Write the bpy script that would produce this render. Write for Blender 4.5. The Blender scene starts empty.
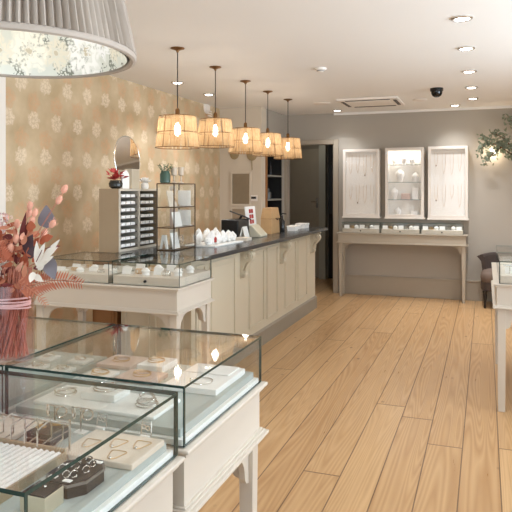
import bpy, math, random
from math import sin, cos, pi, radians, atan2, sqrt
from mathutils import Vector, Matrix
rnd = random.Random(7)
S = bpy.context.scene
COL = S.collection

# ------------------------------------------------------------------ camera, world, exposure, large lights
FPX, HZ, EYE = 630.0, 190.0, 1.5
YAW = math.atan(229.0 / FPX)
cd = bpy.data.cameras.new('camera')
cam = bpy.data.objects.new('camera', cd); COL.objects.link(cam)
cam.location = (0, 0, EYE); cam.rotation_euler = (pi / 2, 0, YAW)
cd.sensor_width = 36; cd.lens = 36 * FPX / 512; cd.shift_y = (HZ - 256) / 512
cd.clip_start = .05
S.camera = cam
S.view_settings.view_transform = 'Standard'; S.view_settings.look = 'None'
S.view_settings.gamma = 1; S.view_settings.use_curve_mapping = False
S.view_settings.exposure = 0.06
try:
    S.cycles.transparent_max_bounces = 40
    S.cycles.max_bounces = 10
    S.cycles.sample_clamp_indirect = 6
except Exception: pass
w = bpy.data.worlds.new('daylight'); S.world = w; w.use_nodes = True
w.node_tree.nodes['Background'].inputs[0].default_value = (.8, .9, 1, 1)
w.node_tree.nodes['Background'].inputs[1].default_value = 1.0

def area(name, loc, rot, sx, sy, power, color):
    l = bpy.data.lights.new(name, 'AREA'); l.shape = 'RECTANGLE'; l.size = sx; l.size_y = sy
    l.energy = power; l.color = color
    o = bpy.data.objects.new(name, l); COL.objects.link(o); o.location = loc; o.rotation_euler = rot
    return o
area('window_daylight', (-.3, -1.85, 1.45), (radians(118), 0, 0), 5.6, 1.9, 34, (.76, .88, 1)).data.spread = radians(120)
area('side_fill', (3.12, 3.5, 1.5), (radians(124), 0, radians(90)), 5.2, 1.9, 178, (.76, .88, 1)).data.spread = radians(120)  # added fill from out of view, tilted up to brighten the ceiling

DOWN_W, DOWN_C = 40, (.94, .96, 1)
def spot(loc, power, color, size=radians(112), blend=1.0):
    l = bpy.data.lights.new('downlight_beam', 'SPOT'); l.energy = power; l.color = color
    l.spot_size = size; l.spot_blend = blend; l.shadow_soft_size = .04
    o = bpy.data.objects.new('downlight_beam', l); COL.objects.link(o); o.location = loc
    return o
def point_light(loc, power, color, r=.03):
    l = bpy.data.lights.new('point_light', 'POINT'); l.energy = power; l.color = color; l.shadow_soft_size = r
    o = bpy.data.objects.new('point_light', l); COL.objects.link(o); o.location = loc
    return o

# ------------------------------------------------------------------ helpers
F_ = Vector((-sin(YAW), cos(YAW), 0)); R_ = Vector((cos(YAW), sin(YAW), 0))
def at(u, v, d):
    """measured photo point at view depth d -> world point"""
    return Vector((0, 0, EYE)) + d * (F_ + (u - 256) / FPX * R_) + Vector((0, 0, -(v - HZ) / FPX * d))

def new_mat(name):
    m = bpy.data.materials.new(name); m.use_nodes = True
    nt = m.node_tree; nt.nodes.clear()
    out = nt.nodes.new('ShaderNodeOutputMaterial')
    return m, nt, out
def srgb(r, g, b):
    f = lambda c: (c / 255 / 12.92) if c / 255 <= .04045 else ((c / 255 + .055) / 1.055) ** 2.4
    return (f(r), f(g), f(b), 1)
def mat(name, rgb, rough=.5, metal=0, var=.05, scale=8, emit=None, es=0, spec=.5, bump=0, trans=0):
    m, nt, out = new_mat(name)
    p = nt.nodes.new('ShaderNodeBsdfPrincipled')
    c = srgb(*rgb)
    tc = nt.nodes.new('ShaderNodeTexCoord'); nz = nt.nodes.new('ShaderNodeTexNoise')
    nz.inputs['Scale'].default_value = scale; nz.inputs['Detail'].default_value = 4
    nt.links.new(tc.outputs['Object'], nz.inputs['Vector'])
    mx = nt.nodes.new('ShaderNodeMix'); mx.data_type = 'RGBA'
    mx.inputs[6].default_value = tuple(max(0, x * (1 - var)) for x in c[:3]) + (1,)
    mx.inputs[7].default_value = tuple(min(1, x * (1 + var)) for x in c[:3]) + (1,)
    nt.links.new(nz.outputs['Fac'], mx.inputs[0])
    nt.links.new(mx.outputs[2], p.inputs['Base Color'])
    p.inputs['Roughness'].default_value = rough; p.inputs['Metallic'].default_value = metal
    p.inputs['Specular IOR Level'].default_value = spec
    if emit:
        p.inputs['Emission Color'].default_value = srgb(*emit); p.inputs['Emission Strength'].default_value = es
    if bump:
        b = nt.nodes.new('ShaderNodeBump'); b.inputs['Strength'].default_value = bump; b.inputs['Distance'].default_value = .01
        nt.links.new(nz.outputs['Fac'], b.inputs['Height']); nt.links.new(b.outputs[0], p.inputs['Normal'])
    if trans:
        t = nt.nodes.new('ShaderNodeBsdfTranslucent'); nt.links.new(mx.outputs[2], t.inputs[0])
        s = nt.nodes.new('ShaderNodeMixShader'); s.inputs[0].default_value = trans
        nt.links.new(p.outputs[0], s.inputs[1]); nt.links.new(t.outputs[0], s.inputs[2]); nt.links.new(s.outputs[0], out.inputs[0])
    else:
        nt.links.new(p.outputs[0], out.inputs[0])
    return m
def glass_mat(name, tint, gloss=1.0, rough=0.0, ior=1.45):
    m, nt, out = new_mat(name)
    t = nt.nodes.new('ShaderNodeBsdfTransparent'); t.inputs[0].default_value = (*tint, 1)
    g = nt.nodes.new('ShaderNodeBsdfGlossy'); g.inputs['Roughness'].default_value = rough
    fr = nt.nodes.new('ShaderNodeLayerWeight'); fr.inputs[0].default_value = .5      # Schlick reflectance, same on both faces
    pw = nt.nodes.new('ShaderNodeMath'); pw.operation = 'POWER'; pw.inputs[1].default_value = 5
    mu = nt.nodes.new('ShaderNodeMath'); mu.operation = 'MULTIPLY_ADD'; mu.inputs[1].default_value = .90 * gloss; mu.inputs[2].default_value = .035 * gloss
    nt.links.new(fr.outputs['Facing'], pw.inputs[0]); nt.links.new(pw.outputs[0], mu.inputs[0])
    s = nt.nodes.new('ShaderNodeMixShader')
    nt.links.new(mu.outputs[0], s.inputs[0]); nt.links.new(t.outputs[0], s.inputs[1]); nt.links.new(g.outputs[0], s.inputs[2])
    nt.links.new(s.outputs[0], out.inputs[0])
    return m

class MB:
    def __init__(s): s.v = []; s.f = []; s.m = []; s.uv = None
    def add(s, vs, fs, m=0):
        b = len(s.v); s.v += [Vector(x) for x in vs]
        s.f += [tuple(b + i for i in f) for f in fs]; s.m += [m] * len(fs); return s
    def box(s, x0, x1, y0, y1, z0, z1, m=0):
        return s.add([(x, y, z) for z in (z0, z1) for x, y in ((x0, y0), (x1, y0), (x1, y1), (x0, y1))],
                     [(3, 2, 1, 0), (4, 5, 6, 7), (0, 1, 5, 4), (1, 2, 6, 5), (2, 3, 7, 6), (3, 0, 4, 7)], m)
    def pane(s, x0, x1, y0, y1, z0, z1):
        """thin box: large faces slot 0, rim faces slot 1"""
        d = [x1 - x0, y1 - y0, z1 - z0]; ax = d.index(min(d)); n = len(s.f)
        s.box(x0, x1, y0, y1, z0, z1)
        axes = (2, 2, 1, 0, 1, 0)
        for k in range(6): s.m[n + k] = 0 if axes[k] == ax else 1
        return s
    def taper(s, cx, cy, z0, z1, a, b, m=0, cx1=None, cy1=None, ay=None, by=None):
        cx1 = cx if cx1 is None else cx1; cy1 = cy if cy1 is None else cy1; ay = ay or a; by = by or b
        q = ((-1, -1), (1, -1), (1, 1), (-1, 1))
        return s.add([(cx + a / 2 * i, cy + ay / 2 * j, z0) for i, j in q] + [(cx1 + b / 2 * i, cy1 + by / 2 * j, z1) for i, j in q],
                     [(3, 2, 1, 0), (4, 5, 6, 7), (0, 1, 5, 4), (1, 2, 6, 5), (2, 3, 7, 6), (3, 0, 4, 7)], m)
    def prism(s, pts, axis, a, b, m=0):
        """2-D outline extruded along axis ('x','y','z') from a to b"""
        def P(p, t): return {'x': (t, p[0], p[1]), 'y': (p[0], t, p[1]), 'z': (p[0], p[1], t)}[axis]
        n = len(pts)
        return s.add([P(p, a) for p in pts] + [P(p, b) for p in pts],
                     [tuple(range(n))[::-1], tuple(range(n, 2 * n))] + [(i, (i + 1) % n, (i + 1) % n + n, i + n) for i in range(n)], m)
    def lathe(s, prof, c=(0, 0, 0), n=24, m=0, sx=1, sy=1, cap=True):
        vs = []; fs = []; k = len(prof)
        for r, z in prof:
            for i in range(n):
                a = 2 * pi * i / n; vs.append((c[0] + r * cos(a) * sx, c[1] + r * sin(a) * sy, c[2] + z))
        for j in range(k - 1):
            for i in range(n):
                i2 = (i + 1) % n; fs.append((j * n + i, j * n + i2, (j + 1) * n + i2, (j + 1) * n + i))
        if cap: fs += [tuple(range(n))[::-1], tuple(range((k - 1) * n, k * n))]
        return s.add(vs, fs, m)
    def ball(s, c, r, m=0, n=12, k=7, sx=1, sy=1, sz=1):
        pr = [(r * max(.03, sin(pi * j / k)), -r * cos(pi * j / k) * sz) for j in range(k + 1)]
        return s.lathe(pr, c, n, m, sx, sy)
    def tube(s, pts, r, n=8, m=0, closed=False):
        pts = [Vector(p) for p in pts]; N = len(pts); rs = r if isinstance(r, (list, tuple)) else [r] * N
        vs = []; fs = []; up = None
        for i, p in enumerate(pts):
            t = ((pts[(i + 1) % N] - pts[i - 1]) if closed else (pts[min(i + 1, N - 1)] - pts[max(i - 1, 0)])).normalized()
            if up is None: up = t.orthogonal().normalized()
            up = (up - up.dot(t) * t)
            up = up.normalized() if up.length > 1e-6 else t.orthogonal().normalized()
            sd = t.cross(up)
            for k in range(n):
                a = 2 * pi * k / n; vs.append(p + rs[i] * (cos(a) * up + sin(a) * sd))
        for i in range(N if closed else N - 1):
            j = (i + 1) % N
            for k in range(n):
                k2 = (k + 1) % n; fs.append((i * n + k, i * n + k2, j * n + k2, j * n + k))
        if not closed: fs += [tuple(range(n))[::-1], tuple(range((N - 1) * n, N * n))]
        return s.add(vs, fs, m)
    def ring(s, c, r, t, m=0, tilt=0, n=20, sx=1, rz=0, k=6):
        M = Matrix.Rotation(rz, 3, 'Z') @ Matrix.Rotation(tilt, 3, 'X')
        return s.tube([Vector(c) + M @ Vector((r * sx * cos(2 * pi * i / n), r * sin(2 * pi * i / n), 0)) for i in range(n)], t, k, m, True)
    def rot(s, ang, c, axis='Z', start=0):
        M = Matrix.Rotation(ang, 3, axis); c = Vector(c)
        for i in range(start, len(s.v)): s.v[i] = c + M @ (s.v[i] - c)
        return s
    def build(s, name, mats, parent=None, smooth=False, bevel=0, origin=None):
        if not isinstance(mats, (list, tuple)): mats = [mats]
        me = bpy.data.meshes.new(name)
        if parent is not None: o0 = ORG[parent.name]
        elif origin is not None: o0 = Vector(origin)
        else:
            xs = [v.x for v in s.v]; ys = [v.y for v in s.v]; zs = [v.z for v in s.v]
            o0 = Vector(((min(xs) + max(xs)) / 2, (min(ys) + max(ys)) / 2, min(zs)))
        me.from_pydata([tuple(v - o0) for v in s.v], [], s.f)
        for mm in mats: me.materials.append(mm)
        me.polygons.foreach_set('material_index', s.m)
        if smooth: me.polygons.foreach_set('use_smooth', [True] * len(s.f))
        if s.uv:
            ul = me.uv_layers.new(name='UVMap')
            for p in me.polygons:
                for li, vi in zip(p.loop_indices, p.vertices): ul.data[li].uv = s.uv[vi]
        me.update()
        import bmesh
        bm = bmesh.new(); bm.from_mesh(me); bmesh.ops.recalc_face_normals(bm, faces=bm.faces); bm.to_mesh(me); bm.free()
        if smooth:
            try: me.set_sharp_from_angle(angle=radians(40))
            except Exception: pass
        o = bpy.data.objects.new(name, me); COL.objects.link(o)
        if parent is not None: o.parent = parent; ORG[o.name] = ORG[parent.name]
        else: o.location = o0; ORG[o.name] = o0
        if bevel:
            b = o.modifiers.new('edge', 'BEVEL'); b.width = bevel; b.segments = 2; b.limit_method = 'ANGLE'
        return o
ORG = {}
ORD = ('first', 'second', 'third', 'fourth', 'fifth', 'sixth', 'seventh', 'eighth', 'ninth', 'tenth')
def tag(o, label=None, cat=None, group=None, kind=None):
    if label: o['label'] = label
    if cat: o['category'] = cat
    if group: o['group'] = group
    if kind: o['kind'] = kind
    return o
def thing(name, loc, label, cat, group=None):
    o = bpy.data.objects.new(name, None); COL.objects.link(o); o.location = loc; o.empty_display_size = .1
    ORG[o.name] = Vector(loc); return tag(o, label, cat, group)
KIDS = lambda o: [c for c in COL.objects if c.parent == o]
def copy_tree(o, parent=None):
    ch = KIDS(o); c = o.copy(); COL.objects.link(c); c.parent = parent
    ORG[c.name] = ORG[o.name]
    for k in ch: copy_tree(k, c)
    return c
def struct(mb, name, m, **k): return tag(mb.build(name, m, **k), kind='structure')

# ------------------------------------------------------------------ materials
M = {}
M['ceiling'] = mat('ceiling_paint', (240, 237, 232), .7, var=.012, scale=2)
M['wall'] = mat('taupe_wall_paint', (176, 168, 156), .75, var=.02, scale=2)
M['cream'] = mat('cream_wall_paint', (214, 201, 182), .65, var=.02, scale=2)
M['skirt'] = mat('taupe_skirting_paint', (172, 160, 143), .5, var=.03)
M['table'] = mat('pale_taupe_eggshell_paint', (214, 204, 190), .42, var=.02, scale=5)
M['console'] = mat('warm_taupe_eggshell_paint', (186, 174, 156), .45, var=.02, scale=5)
M['counter'] = mat('cream_eggshell_paint', (210, 199, 176), .45, var=.02, scale=4)
M['plinth'] = mat('taupe_plinth_paint', (150, 140, 124), .5, var=.04)
M['slate'] = mat('dark_zinc_worktop', (84, 86, 88), .22, metal=.55, var=.12, scale=6)
M['felt'] = mat('grey_green_felt', (180, 188, 184), .9, var=.03, scale=60, bump=.1)
M['white'] = mat('white_board', (250, 249, 245), .6, var=.02)
M['whitefab'] = mat('white_fabric', (246, 243, 238), .85, var=.05, scale=50, bump=.15)
M['beige'] = mat('beige_suede', (226, 214, 198), .85, var=.04, scale=50, bump=.1)
M['pink'] = mat('blush_leather', (210, 186, 174), .7, var=.05, scale=30)
M['brownleather'] = mat('grey_brown_leather', (66, 58, 57), .55, var=.08, scale=30)
M['brownedge'] = mat('pale_brown_piping', (168, 152, 140), .6)
M['black'] = mat('charcoal_leatherette', (34, 33, 34), .45, var=.1, scale=30)
M['blackp'] = mat('black_plastic', (20, 20, 22), .3, var=.1)
M['dark'] = mat('dark_interior', (20, 20, 22), .7, var=.1)
M['gold'] = mat('brushed_gold', (214, 178, 128), .28, metal=1)
M['silver'] = mat('polished_silver', (225, 222, 216), .14, metal=1)
M['chrome'] = mat('chrome', (215, 213, 208), .2, metal=1)
M['brass'] = mat('aged_brass', (132, 96, 60), .35, metal=.9, var=.12)
M['bronze'] = mat('bronze_frame', (88, 66, 46), .4, metal=.8)
M['cord'] = mat('grey_fabric_cord', (62, 54, 48), .8)
M['glass'] = glass_mat('clear_glass', (.985, .993, .99))
M['argl'] = glass_mat('low_reflection_glass', (.99, .99, .99), .35)
M['gedge'] = mat('polished_glass_edge', (38, 62, 58), .12, var=.25, scale=30)
M['gedge2'] = mat('pale_glass_edge', (120, 140, 134), .12, var=.25, scale=30)
M['trim'] = mat('white_gloss_trim', (236, 228, 218), .45, var=.015)
M['gapwall'] = M['wall']

def maths(nt):
    def op(o, a, b=None, c=None):
        n = nt.nodes.new('ShaderNodeMath'); n.operation = o
        for i, x in enumerate((a, b, c)):
            if x is None: continue
            if isinstance(x, (int, float)): n.inputs[i].default_value = x
            else: nt.links.new(x, n.inputs[i])
        return n.outputs[0]
    return op
def mixc(nt, fac, a, b):
    n = nt.nodes.new('ShaderNodeMix'); n.data_type = 'RGBA'
    for s_, x in ((0, fac), (6, a), (7, b)):
        if isinstance(x, (int, float)): n.inputs[s_].default_value = x
        elif isinstance(x, tuple): n.inputs[s_].default_value = x
        else: nt.links.new(x, n.inputs[s_])
    return n.outputs[2]
def flower(nt, op, u, v, pu, pv, ou, ov, R, petals, warp):
    """mask of one flower per cell of a pu x pv lattice centred on (ou, ov); u,v sockets in metres"""
    du = op('MULTIPLY', op('SUBTRACT', op('FRACT', op('ADD', op('DIVIDE', op('SUBTRACT', u, ou), pu), .5)), .5), pu)
    dv = op('MULTIPLY', op('SUBTRACT', op('FRACT', op('ADD', op('DIVIDE', op('SUBTRACT', v, ov), pv), .5)), .5), pv)
    r = op('SQRT', op('ADD', op('MULTIPLY', du, du), op('MULTIPLY', dv, dv)))
    r = op('ADD', r, op('MULTIPLY', op('SUBTRACT', warp, .5), R * .9))
    th = op('ARCTAN2', dv, du)
    edge = op('MULTIPLY', op('ADD', .92, op('MULTIPLY', op('COSINE', op('MULTIPLY', th, petals)), .08)), R)
    q = op('DIVIDE', r, edge)
    body = op('MINIMUM', op('MULTIPLY', op('MAXIMUM', op('SUBTRACT', 1.0, q), 0), 5), 1.0)
    sw = op('MULTIPLY', op('COSINE', op('ADD', op('MULTIPLY', th, petals), op('MULTIPLY', q, 5))), op('MULTIPLY', q, 2.2))
    rings = op('ADD', .66, op('MULTIPLY', op('COSINE', op('ADD', op('MULTIPLY', q, 13), sw)), .34))
    return op('MULTIPLY', body, rings), q

def wallpaper():
    m, nt, out = new_mat('floral_gold_wallpaper'); op = maths(nt)
    p = nt.nodes.new('ShaderNodeBsdfPrincipled'); p.inputs['Roughness'].default_value = .55
    g = nt.nodes.new('ShaderNodeNewGeometry'); sx = nt.nodes.new('ShaderNodeSeparateXYZ'); nt.links.new(g.outputs['Position'], sx.inputs[0])
    u, v = sx.outputs[1], sx.outputs[2]
    nz = nt.nodes.new('ShaderNodeTexNoise'); nz.inputs['Scale'].default_value = 26; nz.inputs['Detail'].default_value = 3; nt.links.new(g.outputs['Position'], nz.inputs['Vector'])
    nb = nt.nodes.new('ShaderNodeTexNoise'); nb.inputs['Scale'].default_value = 3.2; nb.inputs['Detail'].default_value = 5; nt.links.new(g.outputs['Position'], nb.inputs['Vector'])
    warp = nz.outputs['Fac']
    r = nt.nodes.new('ShaderNodeValToRGB'); r.color_ramp.elements[0].position = .35; r.color_ramp.elements[1].position = .68
    r.color_ramp.elements[0].color = srgb(186, 162, 126); r.color_ramp.elements[1].color = srgb(212, 190, 156)
    nt.links.new(nb.outputs['Fac'], r.inputs[0]); col = r.outputs[0]
    for ou, ov in ((4.184, 2.21), (4.037, 1.915)):
        f, _ = flower(nt, op, u, v, .2945, .59, ou, ov, .095, 5, warp)
        col = mixc(nt, op('MULTIPLY', f, .5), col, srgb(214, 162, 120))
    for ou, ov in ((4.037, 2.36), (4.184, 2.065)):
        f, _ = flower(nt, op, u, v, .2945, .59, ou, ov, .082, 7, warp)
        col = mixc(nt, op('MULTIPLY', f, .66), col, srgb(240, 222, 196))
    nt.links.new(col, p.inputs['Base Color']); nt.links.new(p.outputs[0], out.inputs[0])
    return m
M['paper'] = wallpaper()

def lining():
    m, nt, out = new_mat('white_floral_lining'); op = maths(nt)
    p = nt.nodes.new('ShaderNodeBsdfPrincipled'); p.inputs['Roughness'].default_value = .7
    tc = nt.nodes.new('ShaderNodeUVMap'); sx = nt.nodes.new('ShaderNodeSeparateXYZ'); nt.links.new(tc.outputs[0], sx.inputs[0])
    u, v = sx.outputs[0], sx.outputs[1]
    nz = nt.nodes.new('ShaderNodeTexNoise'); nz.inputs['Scale'].default_value = 30; nz.inputs['Detail'].default_value = 3; nt.links.new(tc.outputs[0], nz.inputs['Vector'])
    vo = nt.nodes.new('ShaderNodeTexVoronoi'); vo.inputs['Scale'].default_value = 130; nt.links.new(tc.outputs[0], vo.inputs['Vector'])
    sp = op('GREATER_THAN', op('ADD', vo.outputs['Distance'], op('MULTIPLY', nz.outputs['Fac'], .5)), .80)
    nb = nt.nodes.new('ShaderNodeTexNoise'); nb.inputs['Scale'].default_value = 9; nt.links.new(tc.outputs[0], nb.inputs['Vector'])
    col = mixc(nt, nb.outputs['Fac'], srgb(212, 216, 206), srgb(228, 228, 218))
    col = mixc(nt, op('MULTIPLY', sp, op('GREATER_THAN', nb.outputs['Fac'], .5)), col, srgb(132, 136, 124))
    for ou, ov, R, c in ((.02, .07, .095, (252, 251, 247)), (.145, .075, .062, (232, 226, 208)), (.255, .085, .085, (250, 245, 230)), (.36, .075, .06, (236, 230, 212)), (.44, .09, .06, (248, 248, 246))):
        f, q = flower(nt, op, u, v, .52, .30, ou, ov, R, 8, nz.outputs['Fac'])
        col = mixc(nt, op('MINIMUM', op('MULTIPLY', f, 1.3), 1.0), col, srgb(*c))
        col = mixc(nt, op('LESS_THAN', q, .11), col, srgb(206, 196, 172))
    nt.links.new(col, p.inputs['Base Color']); nt.links.new(p.outputs[0], out.inputs[0])
    return m
M['lining'] = lining()

def oak():
    m, nt, out = new_mat('oak_floorboards'); op = maths(nt)
    p = nt.nodes.new('ShaderNodeBsdfPrincipled')
    g = nt.nodes.new('ShaderNodeNewGeometry'); sx = nt.nodes.new('ShaderNodeSeparateXYZ'); nt.links.new(g.outputs['Position'], sx.inputs[0])
    X, Y = sx.outputs[0], sx.outputs[1]
    W = .197
    row = op('FLOOR', op('DIVIDE', op('ADD', X, .123), W))
    fx = op('FRACT', op('DIVIDE', op('ADD', X, .123), W))
    wn = nt.nodes.new('ShaderNodeTexWhiteNoise'); wn.noise_dimensions = '1D'; nt.links.new(row, wn.inputs['W'])
    ly = op('DIVIDE', op('ADD', Y, op('MULTIPLY', wn.outputs['Value'], 4.6)), 4.6)
    fy = op('FRACT', ly); seg = op('FLOOR', ly)
    wn2 = nt.nodes.new('ShaderNodeTexWhiteNoise'); wn2.noise_dimensions = '2D'
    cb = nt.nodes.new('ShaderNodeCombineXYZ'); nt.links.new(row, cb.inputs[0]); nt.links.new(seg, cb.inputs[1]); nt.links.new(cb.outputs[0], wn2.inputs['Vector'])
    tone = wn2.outputs['Value']
    seam = op('MAXIMUM', op('LESS_THAN', op('MINIMUM', fx, op('SUBTRACT', 1.0, fx)), .017), op('LESS_THAN', op('MINIMUM', fy, op('SUBTRACT', 1.0, fy)), .0011))
    # grain: noise stretched along the board, shifted per board
    cg = nt.nodes.new('ShaderNodeCombineXYZ')
    nt.links.new(op('ADD', op('MULTIPLY', X, 26), op('MULTIPLY', tone, 40)), cg.inputs[0]); nt.links.new(op('MULTIPLY', Y, 1.6), cg.inputs[1])
    ng = nt.nodes.new('ShaderNodeTexNoise'); ng.inputs['Scale'].default_value = 1; ng.inputs['Detail'].default_value = 6; ng.inputs['Roughness'].default_value = .65; nt.links.new(cg.outputs[0], ng.inputs['Vector'])
    cw = nt.nodes.new('ShaderNodeCombineXYZ')
    nt.links.new(op('ADD', op('MULTIPLY', X, 7), op('MULTIPLY', tone, 17)), cw.inputs[0]); nt.links.new(op('MULTIPLY', Y, .30), cw.inputs[1])
    wv = nt.nodes.new('ShaderNodeTexNoise'); wv.inputs['Scale'].default_value = 1; wv.inputs['Detail'].default_value = 1; nt.links.new(cw.outputs[0], wv.inputs['Vector'])
    bands = op('ABSOLUTE', op('SUBTRACT', op('FRACT', op('MULTIPLY', wv.outputs['Fac'], 21)), .5))
    ck = nt.nodes.new('ShaderNodeCombineXYZ'); nt.links.new(op('MULTIPLY', X, 1.6), ck.inputs[0]); nt.links.new(op('ADD', Y, op('MULTIPLY', tone, 9)), ck.inputs[1])
    vk = nt.nodes.new('ShaderNodeTexVoronoi'); vk.inputs['Scale'].default_value = 3.0; nt.links.new(ck.outputs[0], vk.inputs['Vector'])
    knot = op('MAXIMUM', 0.0, op('SUBTRACT', 1.0, op('DIVIDE', vk.outputs['Distance'], .085)))
    col = mixc(nt, tone, srgb(184, 144, 98), srgb(210, 172, 124))
    col = mixc(nt, op('MULTIPLY', op('SUBTRACT', 1.0, ng.outputs['Fac']), .75), col, srgb(142, 98, 58))
    col = mixc(nt, op('MULTIPLY', bands, .55), col, srgb(232, 198, 152))
    col = mixc(nt, op('MULTIPLY', knot, .95), col, srgb(88, 58, 36))
    col = mixc(nt, op('MULTIPLY', seam, .8), col, srgb(84, 56, 34))
    nt.links.new(col, p.inputs['Base Color'])
    p.inputs['Roughness'].default_value = .36
    nt.links.new(op('ADD', .20, op('MULTIPLY', ng.outputs['Fac'], .24)), p.inputs['Roughness'])
    b = nt.nodes.new('ShaderNodeBump'); b.inputs['Strength'].default_value = .25; b.inputs['Distance'].default_value = .004
    nt.links.new(op('SUBTRACT', ng.outputs['Fac'], op('MULTIPLY', seam, 1.0)), b.inputs['Height']); nt.links.new(b.outputs[0], p.inputs['Normal'])
    nt.links.new(p.outputs[0], out.inputs[0]); return m
M['oak'] = oak()
M['wood'] = mat('warm_brown_wood', (150, 104, 60), .5, var=.25, scale=6)

# ------------------------------------------------------------------ room
ZC = 2.62; XL, XR, YB, YF = -3.44, 3.2, 9.05, -2.0
struct(MB().box(XL - .3, XR + .3, YF - .3, 11.0, -.1, 0), 'floor', M['oak'])
struct(MB().box(XL - .3, XR + .3, YF - .3, YB + .12, ZC, ZC + .1), 'ceiling', M['ceiling'])
struct(MB().box(XL - .15, XL, YF, YB, 0, ZC), 'wall_left', M['paper'])
struct(MB().box(XR, XR + .15, YF, YB + .12, 0, .45).box(XR, XR + .15, YF, YB + .12, 2.5, ZC).box(XR, XR + .15, YF, -.6, .45, 2.5).box(XR, XR + .15, 6.2, YB + .12, .45, 2.5), 'wall_right', M['wall'])
b = MB()
for y in (-.6, 1.63, 3.89, 6.12): b.box(XR + .04, XR + .12, y, y + .08, .45, 2.5)
fr = struct(b, 'added_side_window', M['trim'])  # unseen window, added to go with the side fill
MB().box(XR + .075, XR + .085, -.6, 6.2, .45, 2.5).build('window_glass', M['glass'], fr)
DX0, DX1, DZ = -2.80, -2.075, 2.17          # passage opening in the back wall
b = MB().box(DX1, XR, YB, YB + .12, 0, ZC).box(DX0, DX1, YB, YB + .12, DZ, ZC).box(XL, DX0, YB, YB + .12, 0, ZC)
struct(b, 'wall_back', M['wall'])
# shop front behind the camera: low sill, head and three tall panes
b = MB().box(XL, XR, YF - .12, YF, 0, .4).box(XL, XR, YF - .12, YF, 2.5, ZC)
struct(b, 'wall_front', M['trim'])
b = MB()
for x in (XL, -1.3, .9, XR - .08): b.box(x, x + .08, YF - .1, YF - .02, .4, 2.5)
fr = struct(b, 'window_1', M['trim'])
MB().box(XL, XR, YF - .065, YF - .055, .4, 2.5).build('window_glass', M['glass'], fr)
# pilaster on the papered wall
struct(MB().box(XL, XL + .05, 3.3, 3.815, 0, ZC), 'trim_1', M['trim'], bevel=.004)
# cream partition with niche
struct(MB().box(XL, -2.83, 8.0, 8.19, 0, ZC), 'wall_partition', M['cream'])
b = MB().box(XL, -2.83, 8.19, YB, 2.03, ZC).box(XL, -3.2, 8.19, YB, 0, 2.03).box(-3.2, -2.83, 8.93, YB, 0, 2.03).box(-3.2, -2.83, 8.19, 8.93, 0, .9)
struct(b, 'wall_niche', M['wall'])
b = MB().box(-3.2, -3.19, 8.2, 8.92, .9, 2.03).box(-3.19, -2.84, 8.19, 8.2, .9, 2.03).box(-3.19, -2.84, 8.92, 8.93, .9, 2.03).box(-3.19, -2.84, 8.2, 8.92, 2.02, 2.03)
struct(b, 'trim_2', M['dark'])  # near-black lining over the inner faces of the niche
struct(MB().box(-2.86, -2.815, 8.16, 8.21, .0, 2.06), 'trim_3', M['wood'])
for z in (1.35, 1.69):
    struct(MB().box(-3.19, -2.835, 8.2, 8.92, z, z + .022), 'trim_4', mat('pale_niche_shelf', (150, 146, 136), .5))
# passage beyond the opening
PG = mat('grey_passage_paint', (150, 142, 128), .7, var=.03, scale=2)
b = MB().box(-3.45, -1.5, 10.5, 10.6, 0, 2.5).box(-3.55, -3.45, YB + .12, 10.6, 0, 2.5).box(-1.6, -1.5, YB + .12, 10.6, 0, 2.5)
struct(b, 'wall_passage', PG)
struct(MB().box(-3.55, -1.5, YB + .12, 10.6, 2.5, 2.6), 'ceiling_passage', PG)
# skirting
struct(MB().box(DX1 + .12, XR, YB - .022, YB, 0, .25).box(DX1 + .12, XR, YB - .03, YB, .25, .275), 'baseboard_back', M['skirt'], bevel=.004)
struct(MB().box(XL, XL + .02, 3.815, 8.0, 0, .2), 'baseboard_left', M['skirt'], bevel=.004)
struct(MB().box(XR - .02, XR, YF, YB, 0, .2), 'baseboard_right', M['skirt'], bevel=.004)
# door architrave
b = MB()
for x0, x1 in ((DX1, DX1 + .07), (DX0 - .03, DX0)): b.box(x0, x1, YB - .03, YB, 0, DZ + (.07 if x0 == DX1 else .07))
b.box(DX0, DX1, YB - .03, YB, DZ, DZ + .07)
b.box(DX1 - .015, DX1, YB - .01, YB + .12, 0, DZ).box(DX0, DX0 + .015, YB - .01, YB + .12, 0, DZ)
struct(b, 'trim_5', M['skirt'], bevel=.004)
# small cornice bead at the back wall
struct(MB().box(DX1, XR, YB - .03, YB, ZC - .03, ZC), 'trim_6', M['ceiling'])

# the passage: taupe door with lever handle, pale pipe casing, coats before a doorway painted dark
dr = struct(MB().box(-3.17, -2.64, 10.44, 10.49, .01, 2.2).box(-3.10, -2.71, 10.434, 10.44, .2, .95).box(-3.10, -2.71, 10.434, 10.44, 1.1, 2.1), 'door_1', mat('taupe_door_paint', (168, 158, 140), .55), bevel=.003)
MB().box(-2.70, -2.67, 10.42, 10.434, 1.2, 1.36).tube([(-2.685, 10.42, 1.3), (-2.685, 10.38, 1.3), (-2.78, 10.38, 1.3)], .009).build('door_handle', M['chrome'], dr)
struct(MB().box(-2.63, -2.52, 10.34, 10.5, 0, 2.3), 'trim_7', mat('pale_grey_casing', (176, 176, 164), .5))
struct(MB().box(-2.5, -2.2, 10.47, 10.5, 0, 2.3), 'unlit_doorway', M['dark'])  # near-black sheet stands in for the shade of the open doorway
rail = thing('coat_rail', (-2.35, 10.4, 1.9), 'black wall rail with hooks inside the dark passage', 'rail')
MB().tube([(-2.49, 10.4, 1.95), (-2.2, 10.4, 1.95)], .012).box(-2.49, -2.48, 10.4, 10.47, 1.94, 1.96).box(-2.21, -2.2, 10.4, 10.47, 1.94, 1.96).build('rail', M['blackp'], rail)
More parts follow.
